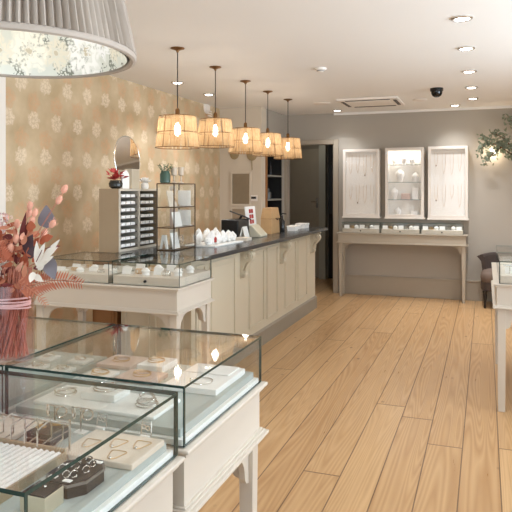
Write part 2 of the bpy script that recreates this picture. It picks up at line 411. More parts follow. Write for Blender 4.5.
def coat(cx, z0, z1, w_, label, rgb):
    t = MB(); n = 14; prof = []
    for k in range(9):
        f = k / 8; z = z0 + (z1 - z0) * f; prof.append((w_ * (1 - .45 * f ** 3) * (.5 + .05 * sin(9 * f)), z))
    t.lathe([(r, z) for r, z in prof], (cx, 10.38, 0), n, 0, 1, .5)
    tag(t.build('hanging_coat', mat('coat_cloth', rgb, .9, var=.2), smooth=True), label, 'coat')
coat(-2.43, 1.1, 1.93, .10, 'dark grey coat hanging from the passage rail beside the pale casing', (58, 62, 66))
coat(-2.27, .9, 1.93, .11, 'longer black coat hanging from the passage rail deepest in the shadow', (30, 30, 34))
point_light((-2.6, 9.8, 2.3), 2.2, (1, .93, .82), .1)  # added lamp without a fitting, lifts the dark passage

# ------------------------------------------------------------------ ceiling fittings
def downlight(x, y, label, power=DOWN_W, lit=True, beam=True):
    t = thing('downlight', (x, y, ZC), label, 'ceiling light', 'recessed ceiling spotlights')
    MB().lathe([(.068, 0), (.068, -.007), (.062, -.012), (.052, -.012), (.048, -.003), (.048, 0)], (x, y, ZC), 24).build('trim_ring', M['chrome'], t, smooth=True)
    MB().lathe([(.048, -.001), (.045, -.009), (.028, -.014), (.004, -.016)], (x, y, ZC), 20).build('lens', M['lamp'], t, smooth=True)
    if beam: spot((x, y, ZC - .03), power, DOWN_C)
m_, nt_, o_ = new_mat('lit_lens'); e_ = nt_.nodes.new('ShaderNodeEmission'); e_.inputs[0].default_value = (1, .96, .9, 1); e_.inputs[1].default_value = 13; nt_.links.new(e_.outputs[0], o_.inputs[0]); M['lamp'] = m_
for y, lb in ((4.31, 'recessed ceiling spotlight, largest of the straight row leading to the back wall'),
              (5.23, 'recessed spotlight second along the straight row from the camera'),
              (6.26, 'recessed spotlight in the middle of the straight row of five'),
              (7.24, 'recessed spotlight fourth along the row, beside the black dome camera'),
              (8.12, 'recessed spotlight at the far end of the straight row near the back wall')):
    downlight(-.14, y, lb, 120 if y > 8 else 34)
for x, y, lb in ((-3.0, 5.87, 'recessed spotlight beside the first woven pendant cord, close to the floral wallpaper'),
                 (-3.03, 6.72, 'recessed spotlight between the first two pendant cords, close to the round wall light'),
                 (-1.95, 8.7, 'small recessed spotlight beside the white ceiling cassette near the passage'),
                 (-.37, 8.7, 'small recessed spotlight closest to the back wall above the tall wall cabinets')):
    downlight(x, y, lb, 46 if x < -2.5 else 34)
for x in (-.14, 1.7):
    for y in (.2, 1.6, 3.0, 4.4, 5.8, 7.2, 8.3):
        if x < 0 and y > 3.2: continue
        spot((x, y, ZC - .02), DOWN_W * (.6 if y < 3.5 else 3.2 if y > 8 else 1.15), DOWN_C)
for y, k in ((.9, .5), (2.6, 1.1), (4.4, .8)): spot((-2.7, y, ZC - .02), DOWN_W * k, DOWN_C)

t = thing('ceiling_cassette', (-1.35, 7.98, ZC), 'white square air conditioning cassette with dark slots set in ceiling', 'air conditioner')
MB().box(-1.72, -.98, 7.62, 8.34, ZC - .025, ZC).build('panel', M['trim'], t, bevel=.006)
for a_ in ((-1.62, -1.08, 7.66, 7.71), (-1.62, -1.08, 8.25, 8.30), (-1.69, -1.65, 7.74, 8.22), (-1.05, -1.01, 7.74, 8.22)):
    MB().box(*a_, ZC - .028, ZC - .02).build('slot', mat('dark_slot', (70, 64, 58), .6), t)
MB().box(-1.6, -1.1, 7.76, 8.2, ZC - .03, ZC - .02).build('grille', M['trim'], t)
for x, y, r, lb in ((-.76, 8.04, .09, 'white round flush ceiling speaker disc beside the cassette'), (-1.98, 7.94, .11, 'white round flush ceiling vent disc nearer the pendants')):
    tag(MB().lathe([(r, 0), (r, -.006), (r * .9, -.012), (r * .3, -.014), (.003, -.014)], (x, y, ZC), 28).build('ceiling_disc', M['trim'], smooth=True), lb, 'ceiling vent')
t = thing('smoke_detector', (-1.42, 5.64, ZC), 'small white smoke detector on the bare middle of the ceiling', 'smoke detector')
MB().lathe([(.055, 0), (.055, -.012), (.05, -.02), (.03, -.022), (.03, -.035), (.003, -.04)], (-1.42, 5.64, ZC), 24).build('body', M['trim'], t, smooth=True)
MB().lathe([(.034, -.024), (.034, -.031)], (-1.42, 5.64, ZC), 24).build('sensor_slot', mat('grey_slot', (150, 146, 140), .6), t)
t = thing('dome_camera', (-.5, 7.2, ZC), 'black dome security camera on the ceiling', 'security camera')
MB().lathe([(.07, 0), (.07, -.03), (.064, -.035)], (-.5, 7.2, ZC), 24).build('housing', M['blackp'], t, smooth=True)
MB().lathe([(.06, -.035), (.058, -.06), (.045, -.085), (.022, -.098), (.003, -.1)], (-.5, 7.2, ZC), 24).build('dome', mat('smoked_dome', (14, 14, 16), .08), t, smooth=True)
t = thing('round_wall_light', (XL, 7.55, 2.5), 'white round ribbed bulkhead light high on the floral wallpaper', 'wall light')
MB().lathe([(.085, 0), (.085, .03), (.07, .05)], (0, 0, 0), 28).rot(pi / 2, (0, 0, 0), 'Y').build('base', M['trim'], None).location = (0, 0, 0)
o = bpy.data.objects[-1] if False else [x for x in COL.objects if x.name == 'base'][-1]
o.parent = t; o.location = (0, 0, 0); ORG[o.name] = ORG[t.name]
for dz in (-.03, 0, .03):
    MB().tube([(XL + .05, 7.55 - .06, 2.5 + dz), (XL + .062, 7.55, 2.5 + dz), (XL + .05, 7.55 + .06, 2.5 + dz)], .008).build('rib', M['trim'], t)

# ------------------------------------------------------------------ wall things on the partition
YP = 8.0
def vent_panel(x0, x1, z0, z1, label, col):
    t = thing('vent_panel', ((x0 + x1) / 2, YP, z0), label, 'vent')
    MB().box(x0 - .025, x1 + .025, YP - .02, YP, z0 - .025, z0).box(x0 - .025, x1 + .025, YP - .02, YP, z1, z1 + .025).box(x0 - .025, x0, YP - .02, YP, z0, z1).box(x1, x1 + .025, YP - .02, YP, z0, z1).build('frame', M['cream'], t, bevel=.003)
    g = MB(); n = 22
    for i in range(n):
        x = x0 + (x1 - x0) * (i + .5) / n; g.box(x - .003, x + .003, YP - .012, YP, z0, z1)
    g.box(x0, x1, YP - .004, YP, z0, z1)
    g.build('grille', mat('grille_tone', col, .6, var=.1, scale=20), t)
vent_panel(-3.25, -3.0, 1.31, 1.72, 'upper taupe slatted vent panel in the cream partition wall', (168, 150, 124))
vent_panel(-3.25, -3.0, .82, 1.24, 'lower square vent panel under the taller one on the cream partition', (188, 170, 146))
t = thing('thermostat', (-2.93, YP, 1.36), 'cream wall thermostat with small dark display on the partition', 'thermostat')
MB().box(-2.985, -2.885, YP - .02, YP, 1.35, 1.43).build('case', M['trim'], t, bevel=.003)
MB().box(-2.97, -2.9, YP - .023, YP - .02, 1.38, 1.41).build('display', M['black'], t)
FAN = mat('woven_palm', (168, 148, 112), .8, var=.2, scale=60, bump=.3)
for x, z, s_, lb in ((-3.22, 2.0, .075, 'round woven palm ornament on cream wall, below the second pendant'), (-2.965, 1.99, .085, 'woven palm hand fan with a dangling handle on the cream wall')):
    t = thing('woven_fan', (x, YP, z), lb, 'wall ornament')
    b = MB().lathe([(s_, 0), (s_ * 1.02, .008), (s_ * .9, .014), (.003, .018)], (x, YP, z), 20, 0, .9, 1.1); b.rot(pi / 2, (x, YP, z), 'X')
    o = b.build('blade', FAN, t, smooth=True)
    if s_ > .08: MB().tube([(x, YP - .008, z - s_), (x + .005, YP - .01, z - .22)], .006).build('handle', FAN, t)

# ------------------------------------------------------------------ display tables and glass cases
def bracket(cx, cy, z, dx, dy, L=.15, Hh=.13, th=.02):
    """ogee bracket dropping from height z beside a leg, running in direction dx or dy"""
    pts = [(0, 0), (L, 0), (L, -.018)]
    for k in range(1, 9):
        a = k / 8 * pi / 2
        pts.append((L - .01 - (L - .045) * sin(a) , -.018 - (Hh - .045) * (1 - cos(a))))
    pts += [(.034, -Hh + .022), (.022, -Hh + .006), (.0, -Hh)]
    b = MB()
    if dx: b.prism([(cx + dx * p[0], z + p[1]) for p in pts], 'y', cy - th / 2, cy + th / 2)
    else: b.prism([(cy + dy * p[0], z + p[1]) for p in pts], 'x', cx - th / 2, cx + th / 2)
    return b
def table(name, x0, x1, y0, y1, label, ztop=.865, zap=.70, legw=.05, foot=.036, m='table', L=.15, Hh=.14):
    t = thing(name, ((x0 + x1) / 2, (y0 + y1) / 2, 0), label, 'table')
    mm = M[m]
    MB().box(x0 - .012, x1 + .012, y0 - .012, y1 + .012, ztop - .022, ztop - .010).box(x0 - .022, x1 + .022, y0 - .022, y1 + .022, ztop - .010, ztop).build('tabletop', mm, t, bevel=.003)
    MB().box(x0, x1, y0, y1, zap + .02, ztop - .022).build('apron', mm, t)
    MB().box(x0 - .025, x1 + .025, y0 - .025, y1 + .025, zap, zap + .010).box(x0 - .015, x1 + .015, y0 - .015, y1 + .015, zap + .010, zap + .016).box(x0 - .008, x1 + .008, y0 - .008, y1 + .008, zap + .016, zap + .022).build('moulding', mm, t, bevel=.002)
    h = legw / 2 + .003
    for sx, cx in ((1, x0 + h), (-1, x1 - h)):
        for sy, cy in ((1, y0 + h), (-1, y1 - h)):
            lg = MB().taper(cx, cy, .0, zap, foot, legw).build('leg', mm, t, bevel=.002)
            bracket(cx + sx * legw * .45, cy, zap, sx, 0, L, Hh).build('bracket', mm, lg)
            if y1 - y0 > .4: bracket(cx, cy + sy * legw * .45, zap, 0, sy, L, Hh).build('bracket', mm, lg)
    return t
def case(x0, x1, y0, y1, z0, label, style='felt', h=.15, th=.006, edge='gedge', lock=True):
    t = thing('display_case', ((x0 + x1) / 2, (y0 + y1) / 2, z0), label, 'display case')
    z1 = z0 + h
    gm = [M['glass'], M[edge]]
    MB().pane(x0, x1, y0, y1, z1 - th, z1).build('glass_top', gm, t)
    MB().pane(x0, x1, y0, y0 + th, z0, z1 - th).build('glass_side', gm, t)
    MB().pane(x0, x1, y1 - th, y1, z0, z1 - th).build('glass_side', gm, t)
    MB().pane(x0, x0 + th, y0 + th, y1 - th, z0, z1 - th).build('glass_side', gm, t)
    MB().pane(x1 - th, x1, y0 + th, y1 - th, z0, z1 - th).build('glass_side', gm, t)
    i = th + .001
    if style == 'felt':
        MB().box(x0 + i, x1 - i, y0 + i, y1 - i, z0, z0 + .014).build('base_board', M['white'], t)
        MB().box(x0 + .02, x1 - .02, y0 + .02, y1 - .02, z0 + .014, z0 + .035).build('felt_pad', M['felt'], t, bevel=.002)
    else:
        MB().box(x0 + i, x1 - i, y0 + i, y1 - i, z0, z0 + .055).build('drawer', M['table'], t, bevel=.002)
        xm = (x0 + x1) / 2
        MB().lathe([(.009, 0), (.009, .012), (.005, .014)], (0, 0, 0), 14).rot(pi / 2, (0, 0, 0), 'X')
        MB().tube([(xm, y0 + i, z0 + .027), (xm, y0 - .006, z0 + .027)], .009, 12).build('lock', M['black'], t)
    return t
ZT = .871
table('display_table', -1.80, -.695, 1.395, 1.945, 'pale taupe wooden table under the glass cases holding the dried flower vase', ztop=.868)
case(-1.235, -.69, 1.385, 1.95, ZT, 'glass display case with bracelets on white boards, beside the floor on the middle table', th=.0068)
case(-1.80, -1.245, 1.385, 1.95, ZT, 'glass display case directly behind the pink vase, holding small white cards')
table('display_table', -1.80, -.69, .80, 1.325, 'pale taupe wooden table closest to the camera under the ring trays', ztop=.868)
case(-1.235, -.685, .812, 1.343, ZT, 'glass display case closest to the camera with white ring rolls and black ring tray', th=.0078)
case(-1.80, -1.245, .812, 1.343, ZT, 'empty glass display case at the outer end of the closest table')
table('display_table', -2.96, -1.855, 3.62, 4.15, 'pale taupe wooden display table standing against the end of the cream counter', ztop=.868)
case(-2.355, -1.85, 3.645, 4.15, ZT, 'glass display case with drawer lock in front of the cream counter', 'drawer', th=.005)
case(-2.93, -2.38, 3.645, 4.15, ZT, 'glass display case behind the fern frond, close to the floral wallpaper', 'drawer', th=.005)
table('side_display_table', .075, 1.25, 4.56, 5.86, 'white display table at the frame edge with straight square legs', ztop=.868, legw=.055, foot=.045)
case(.09, 1.24, 4.54, 5.18, ZT, 'long glass case on the white table at the frame edge, closer to the camera', 'drawer', th=.006)
case(.09, 1.24, 5.20, 5.86, ZT, 'long glass case on the white table at the frame edge, closer to the dark chair', 'drawer', th=.006, edge='gedge2')
table('console_table', -1.95, -.235, 8.76, 9.0, 'long narrow taupe console table with slender tapered legs along the back wall', ztop=.90, zap=.755, legw=.055, foot=.032, m='console', L=.13, Hh=.11)
for x0, x1, lb in ((-1.90, -1.37, 'small glass case on the console below the cabinet beside the passage'), (-1.355, -.83, 'small glass case on the console below the glass-shelved cabinet'), (-.815, -.27, 'small glass case on the console below the cabinet beside the leafy branch')):
    case(x0, x1, 8.775, 8.985, .903, lb, 'drawer', h=.145, th=.004, edge='gedge2')

# ------------------------------------------------------------------ counter
t = thing('sales_counter', (-2.27, 6.0, 0), 'long cream panelled sales counter with a taupe plinth', 'counter')
MB().box(-2.5, -2.035, 4.2, 7.80, .13, .985).box(-2.63, -2.5, 4.2, 4.9, .0, .985).build('body', M['counter'], t)
MB().box(-2.5, -2.015, 4.18, 7.82, 0, .13).prism([(-2.034, .13), (-2.015, .13), (-2.015, .14), (-2.034, .155)], 'y', 4.19, 7.81).build('plinth', M['plinth'], t)
def frame_panel(b, y0, y1, z0, z1, x=-2.035):
    w_ = .018; b.box(x, x + .012, y0, y1, z0, z0 + w_).box(x, x + .012, y0, y1, z1 - w_, z1).box(x, x + .012, y0, y0 + w_, z0 + w_, z1 - w_).box(x, x + .012, y1 - w_, y1, z0 + w_, z1 - w_)
    b.box(x, x + .005, y0 + .045, y1 - .045, z0 + .045, z1 - .045)
for y0, y1 in ((4.27, 4.44), (4.52, 5.06), (5.40, 5.82), (5.90, 6.24), (6.50, 6.92), (7.0, 7.4)):
    b = MB(); frame_panel(b, y0, y1, .22, .93); b.build('raised_panel', M['counter'], t, bevel=.002)
b = MB()
for x0, x1 in ((-2.6, -2.38), (-2.34, -2.1)):
    b.box(x0, x1, 4.19, 4.2, .22, .235).box(x0, x1, 4.19, 4.2, .915, .93).box(x0, x0 + .015, 4.19, 4.2, .235, .915).box(x1 - .015, x1, 4.19, 4.2, .235, .915)
b.build('end_panel', M['counter'], t)
def corbel(cy):
    b = MB(); x = -2.035; w_ = .07
    pts = [(x, .985), (x + .122, .985), (x + .122, .965)]
    for k in range(0, 13):                       # upper volute, then a concave sweep, then the lower scroll
        a = pi / 2 - k / 12 * pi * 1.05; pts.append((x + .075 + .048 * cos(a), .915 + .048 * sin(a)))
    for k in range(1, 9):
        f = k / 8; pts.append((x + .06 - .03 * sin(f * pi / 2), .868 - .085 * f))
    for k in range(0, 9):
        a = pi * .6 - k / 8 * pi * 1.25; pts.append((x + .028 + .028 * cos(a), .752 + .03 * sin(a)))
    pts += [(x, .712)]
    b.prism(pts, 'y', cy - w_ / 2, cy + w_ / 2)
    o = b.build('corbel', M['counter'], t, bevel=.004)
    s2 = MB()
    for sy in (-1, 1):
        y = cy + sy * (w_ / 2 + .002)
        sp = [(x + .075 + (.042 - .032 * i / 26) * cos(i / 26 * 4 * pi + 1.2), y, .915 + (.042 - .032 * i / 26) * sin(i / 26 * 4 * pi + 1.2)) for i in range(27)]
        s2.tube(sp, .0085, 6)
        sp = [(x + .028 + (.024 - .016 * i / 18) * cos(-i / 18 * 3 * pi + 2), y, .752 + (.024 - .016 * i / 18) * sin(-i / 18 * 3 * pi + 2)) for i in range(19)]
        s2.tube(sp, .005, 6)
    for k in range(3):
        s2.tube([(x + .118 - .01 * abs(k - 1), cy - .025 + .025 * k, .93), (x + .108, cy - .025 + .025 * k, .885), (x + .058, cy - .025 + .025 * k, .83), (x + .052, cy - .025 + .025 * k, .78)], .007, 6)
    s2.build('scroll', M['counter'], o, smooth=True)
for cy in (5.22, 6.36, 7.60): corbel(cy)
tag(MB().prism([(-2.66, 4.16), (-1.89, 4.16), (-1.89, 7.88), (-2.52, 7.88), (-2.52, 4.95), (-2.66, 4.95)], 'z', .985, 1.02).build('worktop', M['slate'], bevel=.004), 'dark grey metal worktop running along the cream counter', 'worktop')

# tray cabinet and the wood cupboard it stands on
t = thing('wood_cupboard', (-2.78, 4.52, 0), 'warm brown wooden cupboard between the counter end and the wallpaper', 'cupboard')
MB().box(-2.89, -2.67, 4.20, 4.82, .04, .985).box(-2.88, -2.68, 4.22, 4.80, 0, .04).build('carcass', M['wood'], t, bevel=.004)
MB().box(-2.9, -2.665, 4.19, 4.83, .985, 1.01).build('top', M['wood'], t, bevel=.003)
MB().box(-2.87, -2.69, 4.188, 4.2, .1, .93).box(-2.85, -2.71, 4.182, 4.19, .15, .88).build('end_panel', M['wood'], t)
CB = mat('taupe_cabinet_paint', (172, 150, 122), .5, var=.03)
CBL = mat('pale_cabinet_edge', (206, 196, 180), .5, var=.03)
cx0, cx1, cy0, cy1, cz0, cz1 = -2.83, -2.65, 4.2, 4.81, 1.01, 1.51
M['traymat'] = mat('dark_tray_lining', (92, 84, 76), .7)
t = thing('tray_cabinet', (-2.75, 4.5, cz0), 'taupe cabinet of narrow jewellery trays in two columns, beside the wallpaper', 'cabinet')
b = MB().box(cx0, cx1 - .005, cy0, cy0 + .012, cz0, cz1).box(cx0, cx1 - .005, cy1 - .012, cy1, cz0, cz1).box(cx0, cx1 - .005, cy0 + .012, cy1 - .012, cz1 - .012, cz1).box(cx0, cx1 - .005, cy0 + .012, cy1 - .012, cz0, cz0 + .025).box(cx0, cx0 + .01, cy0 + .012, cy1 - .012, cz0 + .025, cz1 - .012)
b.build('body', CB, t)
ym = (cy0 + cy1) / 2
MB().box(cx0 + .02, cx1, ym - .012, ym + .012, cz0 + .03, cz1 - .018).box(cx1 - .004, cx1 + .004, cy0, cy0 + .018, cz0, cz1).box(cx1 - .004, cx1 + .004, cy1 - .018, cy1, cz0, cz1).box(cx1 - .004, cx1 + .004, cy0 + .018, cy1 - .018, cz1 - .018, cz1).box(cx1 - .004, cx1 + .004, cy0 + .018, cy1 - .018, cz0, cz0 + .03).build('face_frame', CBL, t, bevel=.001)
MB().box(cx0 + .01, cx0 + .014, cy0 + .012, cy1 - .012, cz0 + .025, cz1 - .012).build('back_shade', M['dark'], t)  # near-black back puts the shadow between the trays into the colour
for c_, (ya, yb) in enumerate(((cy0 + .022, ym - .014), (ym + .014, cy1 - .022))):
    for r_ in range(8):
        z = cz0 + .036 + r_ * .0555
        d_ = MB().box(cx0 + .02, cx1 - .012, ya, yb, z, z + .006).box(cx1 - .018, cx1 - .012, ya, yb, z + .006, z + .013).build('tray', M['traymat'], t)
        for k in range(3):
            w_ = (yb - ya) / 4.1; y = ya + .004 + k * (yb - ya) * .265
            q = MB().box(cx0 + .06, cx1 - .012, y, y + w_, z + .006, z + .026 + .008 * rnd.random())
            q.box(cx1 - .026, cx1 + .004, y + .003, y + w_ - .003, z + .008, z + .031)
            q.build('pouch', M['whitefab'], d_, bevel=.002)

# round mirror etc. on the cabinet
ZM = cz1
t = thing('round_mirror', (-2.79, 4.55, ZM), 'round frameless mirror on a stand on top of the tray cabinet', 'mirror')
MIR = mat('mirror_silvering', (240, 240, 238), .03, metal=1, var=.0)
b = MB().lathe([(.19, 0), (.19, .012)], (0, 0, 0), 48); b.rot(radians(90), (0, 0, 0), 'Y'); 
for v in b.v: v.y *= .82
b.rot(radians(-4), (0, 0, 0), 'Y'); b.rot(radians(-8.5), (0, 0, 0))
for v in b.v: v += Vector((-2.80, 4.55, ZM + .245))
b.build('mirror_glass', MIR, t)
b = MB().tube([Vector((-2.795, 4.55, ZM + .245)) + Matrix.Rotation(radians(-8.5), 3, 'Z') @ Matrix.Rotation(radians(-4), 3, 'Y') @ Vector((.003, .159 * cos(a), .193 * sin(a))) for a in [2 * pi * i / 40 for i in range(40)]], .006, 6, 0, True)
b.build('rim', M['chrome'], t, smooth=True)
MB().lathe([(.05, 0), (.05, .008), (.012, .014), (.008, .06)], (-2.80, 4.55, ZM), 20).build('foot', M['chrome'], t, smooth=True)

def leafmesh(b, base, dirv, nrm, L, W, m=0, curl=.15, seg=5, shape=.5, fold=.12):
    d = Vector(dirv).normalized(); n = Vector(nrm); n = (n - n.dot(d) * d)
    n = n.normalized() if n.length > 1e-4 else d.orthogonal().normalized()
    s_ = d.cross(n); vs = []; fs = []
    for i in range(seg + 1):
        f = i / seg
        wv = W * sin(pi * min(1, f ** (shape + .25))) ** .8 * .5 if 0 < f < 1 else W * .03
        c = Vector(base) + d * L * f + n * (-curl * L * f * f)
        vs += [c - s_ * wv + n * fold * wv, c, c + s_ * wv + n * fold * wv]
    for i in range(seg):
        a = i * 3; fs += [(a, a + 1, a + 4, a + 3), (a + 1, a + 2, a + 5, a + 4)]
    b.add(vs, fs, m)
RED = mat('dark_red_petal', (178, 56, 52), .6, var=.25, scale=30)
t = thing('red_flower_pot', (-2.71, 4.25, ZM), 'small dark pot with red blooms at the corner of the tray cabinet', 'potted flowers')
MB().lathe([(.03, 0), (.05, .015), (.055, .04), (.045, .062), (.04, .066)], (-2.71, 4.25, ZM), 20).build('pot', mat('dark_glazed_pot', (46, 44, 38), .25, var=.2), t, smooth=True)
b = MB()
for k in range(46):
    a = rnd.uniform(0, 2 * pi); e = rnd.uniform(.1, 1.3); d = Vector((cos(a) * cos(e), sin(a) * cos(e), sin(e)))
    leafmesh(b, Vector((-2.71, 4.25, ZM + .07)) + d * rnd.uniform(0, .07), d + Vector((rnd.uniform(-.5, .5), rnd.uniform(-.5, .5), .1)), (rnd.random() - .5, rnd.random() - .5, 1), rnd.uniform(.03, .055), .028)
b.build('bloom', RED, t)
b = MB(); pts = []
for k in range(25):
    a = k / 24 * pi; pts.append((4.36 + .052 * cos(a), ZM + .085 + .062 * sin(a)))
pts = [(4.36 + .052, ZM)] + pts + [(4.36 - .052, ZM)]
tag(b.prism(pts, 'x', -2.70, -2.685).build('arched_plaque', M['white'], bevel=.003), 'small white arched plaque between the red blooms and the mirror', 'ornament')
tag(MB().box(-2.75, -2.68, 4.44, 4.56, ZM, ZM + .16).build('gift_box', mat('stone_box', (206, 196, 176), .7), bevel=.003).__class__ and [x for x in COL.objects if x.name == 'gift_box'][-1], 'stone coloured square box standing in front of the round mirror', 'box')
t = thing('white_flower_ornament', (-2.69, 4.66, ZM), 'white ceramic flower ornament on the tray cabinet beside the glass tower', 'ornament')
b = MB()
for k in range(26):
    a = k * 2.4; e = .25 + .045 * k; d = Vector((cos(a) * cos(e), sin(a) * cos(e), sin(e)))
    leafmesh(b, Vector((-2.69, 4.66, ZM + .045)), d, (0, 0, 1), .075 - .001 * k, .036, curl=-.1)
b.build('petal', M['whitefab'], t)
MB().lathe([(.03, 0), (.034, .02), (.03, .045), (.01, .06)], (-2.69, 4.66, ZM), 16).build('base', M['white'], t, smooth=True)

# glass tower with brass frame
x0, x1, y0, y1, z0, z1 = -2.44, -2.29, 4.42, 4.80, 1.02, 1.55
t = thing('glass_tower', (-2.375, 4.54, z0), 'tall bronze framed glass tower of shelves standing on the worktop', 'display case')
b = MB(); r = .0035
for x in (x0, x1):
    for y in (y0, y1): b.box(x - r, x + r, y - r, y + r, z0, z1)
for z in (z0 + .004, 1.20, 1.362, z1):
    for x in (x0, x1): b.box(x - r, x + r, y0, y1, z - r, z + r)
    for y in (y0, y1): b.box(x0, x1, y - r, y + r, z - r, z + r)
b.build('frame', M['bronze'], t)
for z in (1.20, 1.362): MB().box(x0 + r, x1 - r, y0 + r, y1 - r, z - .002, z + .002).build('shelf', M['glass'], t)
MB().box(x0 + .003, x1 - .003, y0 + .003, y1 - .003, z0, z0 + .006).build('base_plate', M['bronze'], t)
for a_ in ((x0, x1, y0 - .001, y0 + .001, z0, z1), (x0, x1, y1 - .001, y1 + .001, z0, z1), (x0 - .001, x0 + .001, y0, y1, z0, z1), (x1 - .001, x1 + .001, y0, y1, z0, z1), (x0, x1, y0, y1, z1 + r, z1 + r + .002)):
    MB().box(*a_).build('glass_side', M['glass'], t)
def stand_card(x, y, z, w_, h_, label, m='whitefab', tilt=-12, name='jewellery_card', group=None, rz=0):
    b = MB().box(x - .003, x + .003, y - w_ / 2, y + w_ / 2, z, z + h_); b.rot(radians(tilt), (x, y, z), 'Y'); b.rot(rz, (x, y, z))
    return tag(b.build(name, M[m]), label, 'card', group)
PNK = M['pink']
stand_card(-2.33, 4.54, 1.03, .12, .13, 'pale jewellery card on the bottom level of the glass tower')
stand_card(-2.33, 4.57, 1.204, .14, .12, 'white jewellery card on the middle level of the glass tower')
stand_card(-2.35, 4.52, 1.366, .13, .13, 'pale card with drooping necklace on the top level of the glass tower', 'beige')
for z_, h_, m_n, lb in ((1.03, .15, 'beige', 'cream pinned necklace board on the bottom level of the glass tower'), (1.204, .145, 'pink', 'blush pinned necklace board on the middle level of the glass tower'), (1.366, .165, 'beige', 'cream pinned necklace board on the top level of the glass tower')):
    tag(MB().box(-2.425, -2.375, 4.605, 4.612, z_, z_ + h_).box(-2.425, -2.375, 4.612, 4.64, z_, z_ + .004).build('necklace_board', M[m_n]), lb, 'board')
for z_, lb in ((1.204, 'white backing board against the far side of the middle tower level'), (1.366, 'white backing board against the far side of the top tower level')):
    tag(MB().box(-2.425, -2.31, 4.755, 4.76, z_, z_ + .13).box(-2.425, -2.31, 4.76, 4.785, z_, z_ + .004).build('backing_board', M['whitefab']), lb, 'board')
b = MB().ring((-2.31, 4.585, 1.10), .035, .0035, tilt=pi / 2, rz=pi / 2)
b.ring((-2.31, 4.585, 1.10), .018, .003, tilt=pi / 2, rz=pi / 2)
tag(b.build('hoop_earring', M['silver'], smooth=True), 'round silver hoop piece hanging low in the glass tower', 'jewellery')
b = MB().prism([(-2.44, 1.03), (-2.425, 1.03), (-2.405, 1.11), (-2.385, 1.03), (-2.37, 1.03), (-2.385, 1.14), (-2.42, 1.14)], 'y', 4.46, 4.48)
tag(b.build('white_easel', M['white']), 'white forked easel stand in the bottom of the glass tower', 'easel')
b = MB()
for k in range(9):
    f = k / 8; b.ring((-2.32, 4.47 + .08 * f ** 2, 1.50 - .12 * f), .007, .0022, tilt=pi / 2, rz=1.2 * k, n=10)
tag(b.build('hanging_chain', M['gold'], smooth=True), 'gold link chain draped inside the top of the glass tower', 'necklace')

# jar of greenery and pale glassware on the tower
GRN = mat('sage_leaf', (92, 112, 84), .6, var=.25, scale=30)
GJ = mat('green_glazed_jar', (66, 92, 80), .15, var=.15)
t = thing('green_jar', (-2.40, 4.48, z1), 'small green glass jar holding leafy sprigs on top of the glass tower', 'jar')
MB().lathe([(.035, 0), (.042, .006), (.042, .07), (.034, .085), (.034, .095), (.031, .095), (.031, .08), (.038, .065), (.038, .01), (.003, .008)], (-2.40, 4.48, z1 + .006), 24).build('body', GJ, t, smooth=True)
t2 = thing('leafy_sprig', (-2.40, 4.48, z1 + .03), 'grey-green leafy sprigs standing in the small green jar', 'sprigs')
b = MB(); st = MB()
for k in range(11):
    a = k * 2.4; tip = Vector((-2.40 + .075 * cos(a) * rnd.uniform(.4, 1), 4.48 + .085 * sin(a) * rnd.uniform(.5, 1), z1 + rnd.uniform(.12, .18)))
    bs = Vector((-2.40, 4.48, z1 + .04)); st.tube([bs, bs.lerp(tip, .5) + Vector((0, 0, .02)), tip], .0015, 5)
    for j in range(5):
        p = bs.lerp(tip, .5 + .1 * j) + Vector((0, 0, .012))
        leafmesh(b, p, (rnd.uniform(-1, 1), rnd.uniform(-1, 1), rnd.uniform(-.2, .8)), (0, 0, 1), .028, .016)
st.build('stem', GRN, t2); b.build('foliage', GRN, t2)
FG = mat('frosted_cream_glass', (226, 214, 196), .3, trans=.4)
for x, y, h_, lb in ((-2.35, 4.535, .125, 'squat cream glass candle holder beside the green jar'), (-2.33, 4.62, .13, 'slender cream glass candle holder at the tower corner')):
    t = thing('candle_holder', (x, y, z1 + .006), lb, 'candle holder')
    MB().lathe([(.024, 0), (.024, .005), (.006, .012), (.006, h_ * .45), (.022, h_ * .5), (.026, h_), (.023, h_), (.019, h_ * .55), (.003, h_ * .52)], (x, y, z1 + .006), 18).build('body', FG, t, smooth=True)

# ------------------------------------------------------------------ things on the worktop
ZW = 1.02
def pouch(x, y, h_, r, label, tagc=None):
    t = thing('jewellery_pouch', (x, y, ZWp), label, 'pouch', 'white jewellery pouches on the worktop')
    b = MB().ball((0, 0, 0), 1, 0, 14, 9)
    for v in b.v:
        k = 1 + rnd.uniform(-.17, .17); top = max(0, v.z); v.x = x + v.x * k * r * .85 * (1 - .45 * top); v.y = y + v.y * k * r * 1.3 * (1 - .45 * top); v.z = ZWp + h_ * .5 * max(-1, v.z * k) + h_ * .5
    b.build('bag', M['whitefab'], t)
    if tagc: MB().prism([(y - .014, ZWp + h_ * .15), (y + .014, ZWp + h_ * .15), (y + .018, ZWp + h_ * .45), (y, ZWp + h_ * .55), (y - .018, ZWp + h_ * .45)], 'x', x + r * .72, x + r * .72 + .012).build('seal', RED, t)
b = MB().prism([(-2.40, 4.83), (-2.12, 4.83), (-2.10, 5.44), (-2.38, 5.44)], 'z', ZW, ZW + .012)
tag(b.build('white_tray', M['white'], bevel=.002), 'flat white tray under the white pouches on the worktop', 'tray')
ZWp = ZW + .012
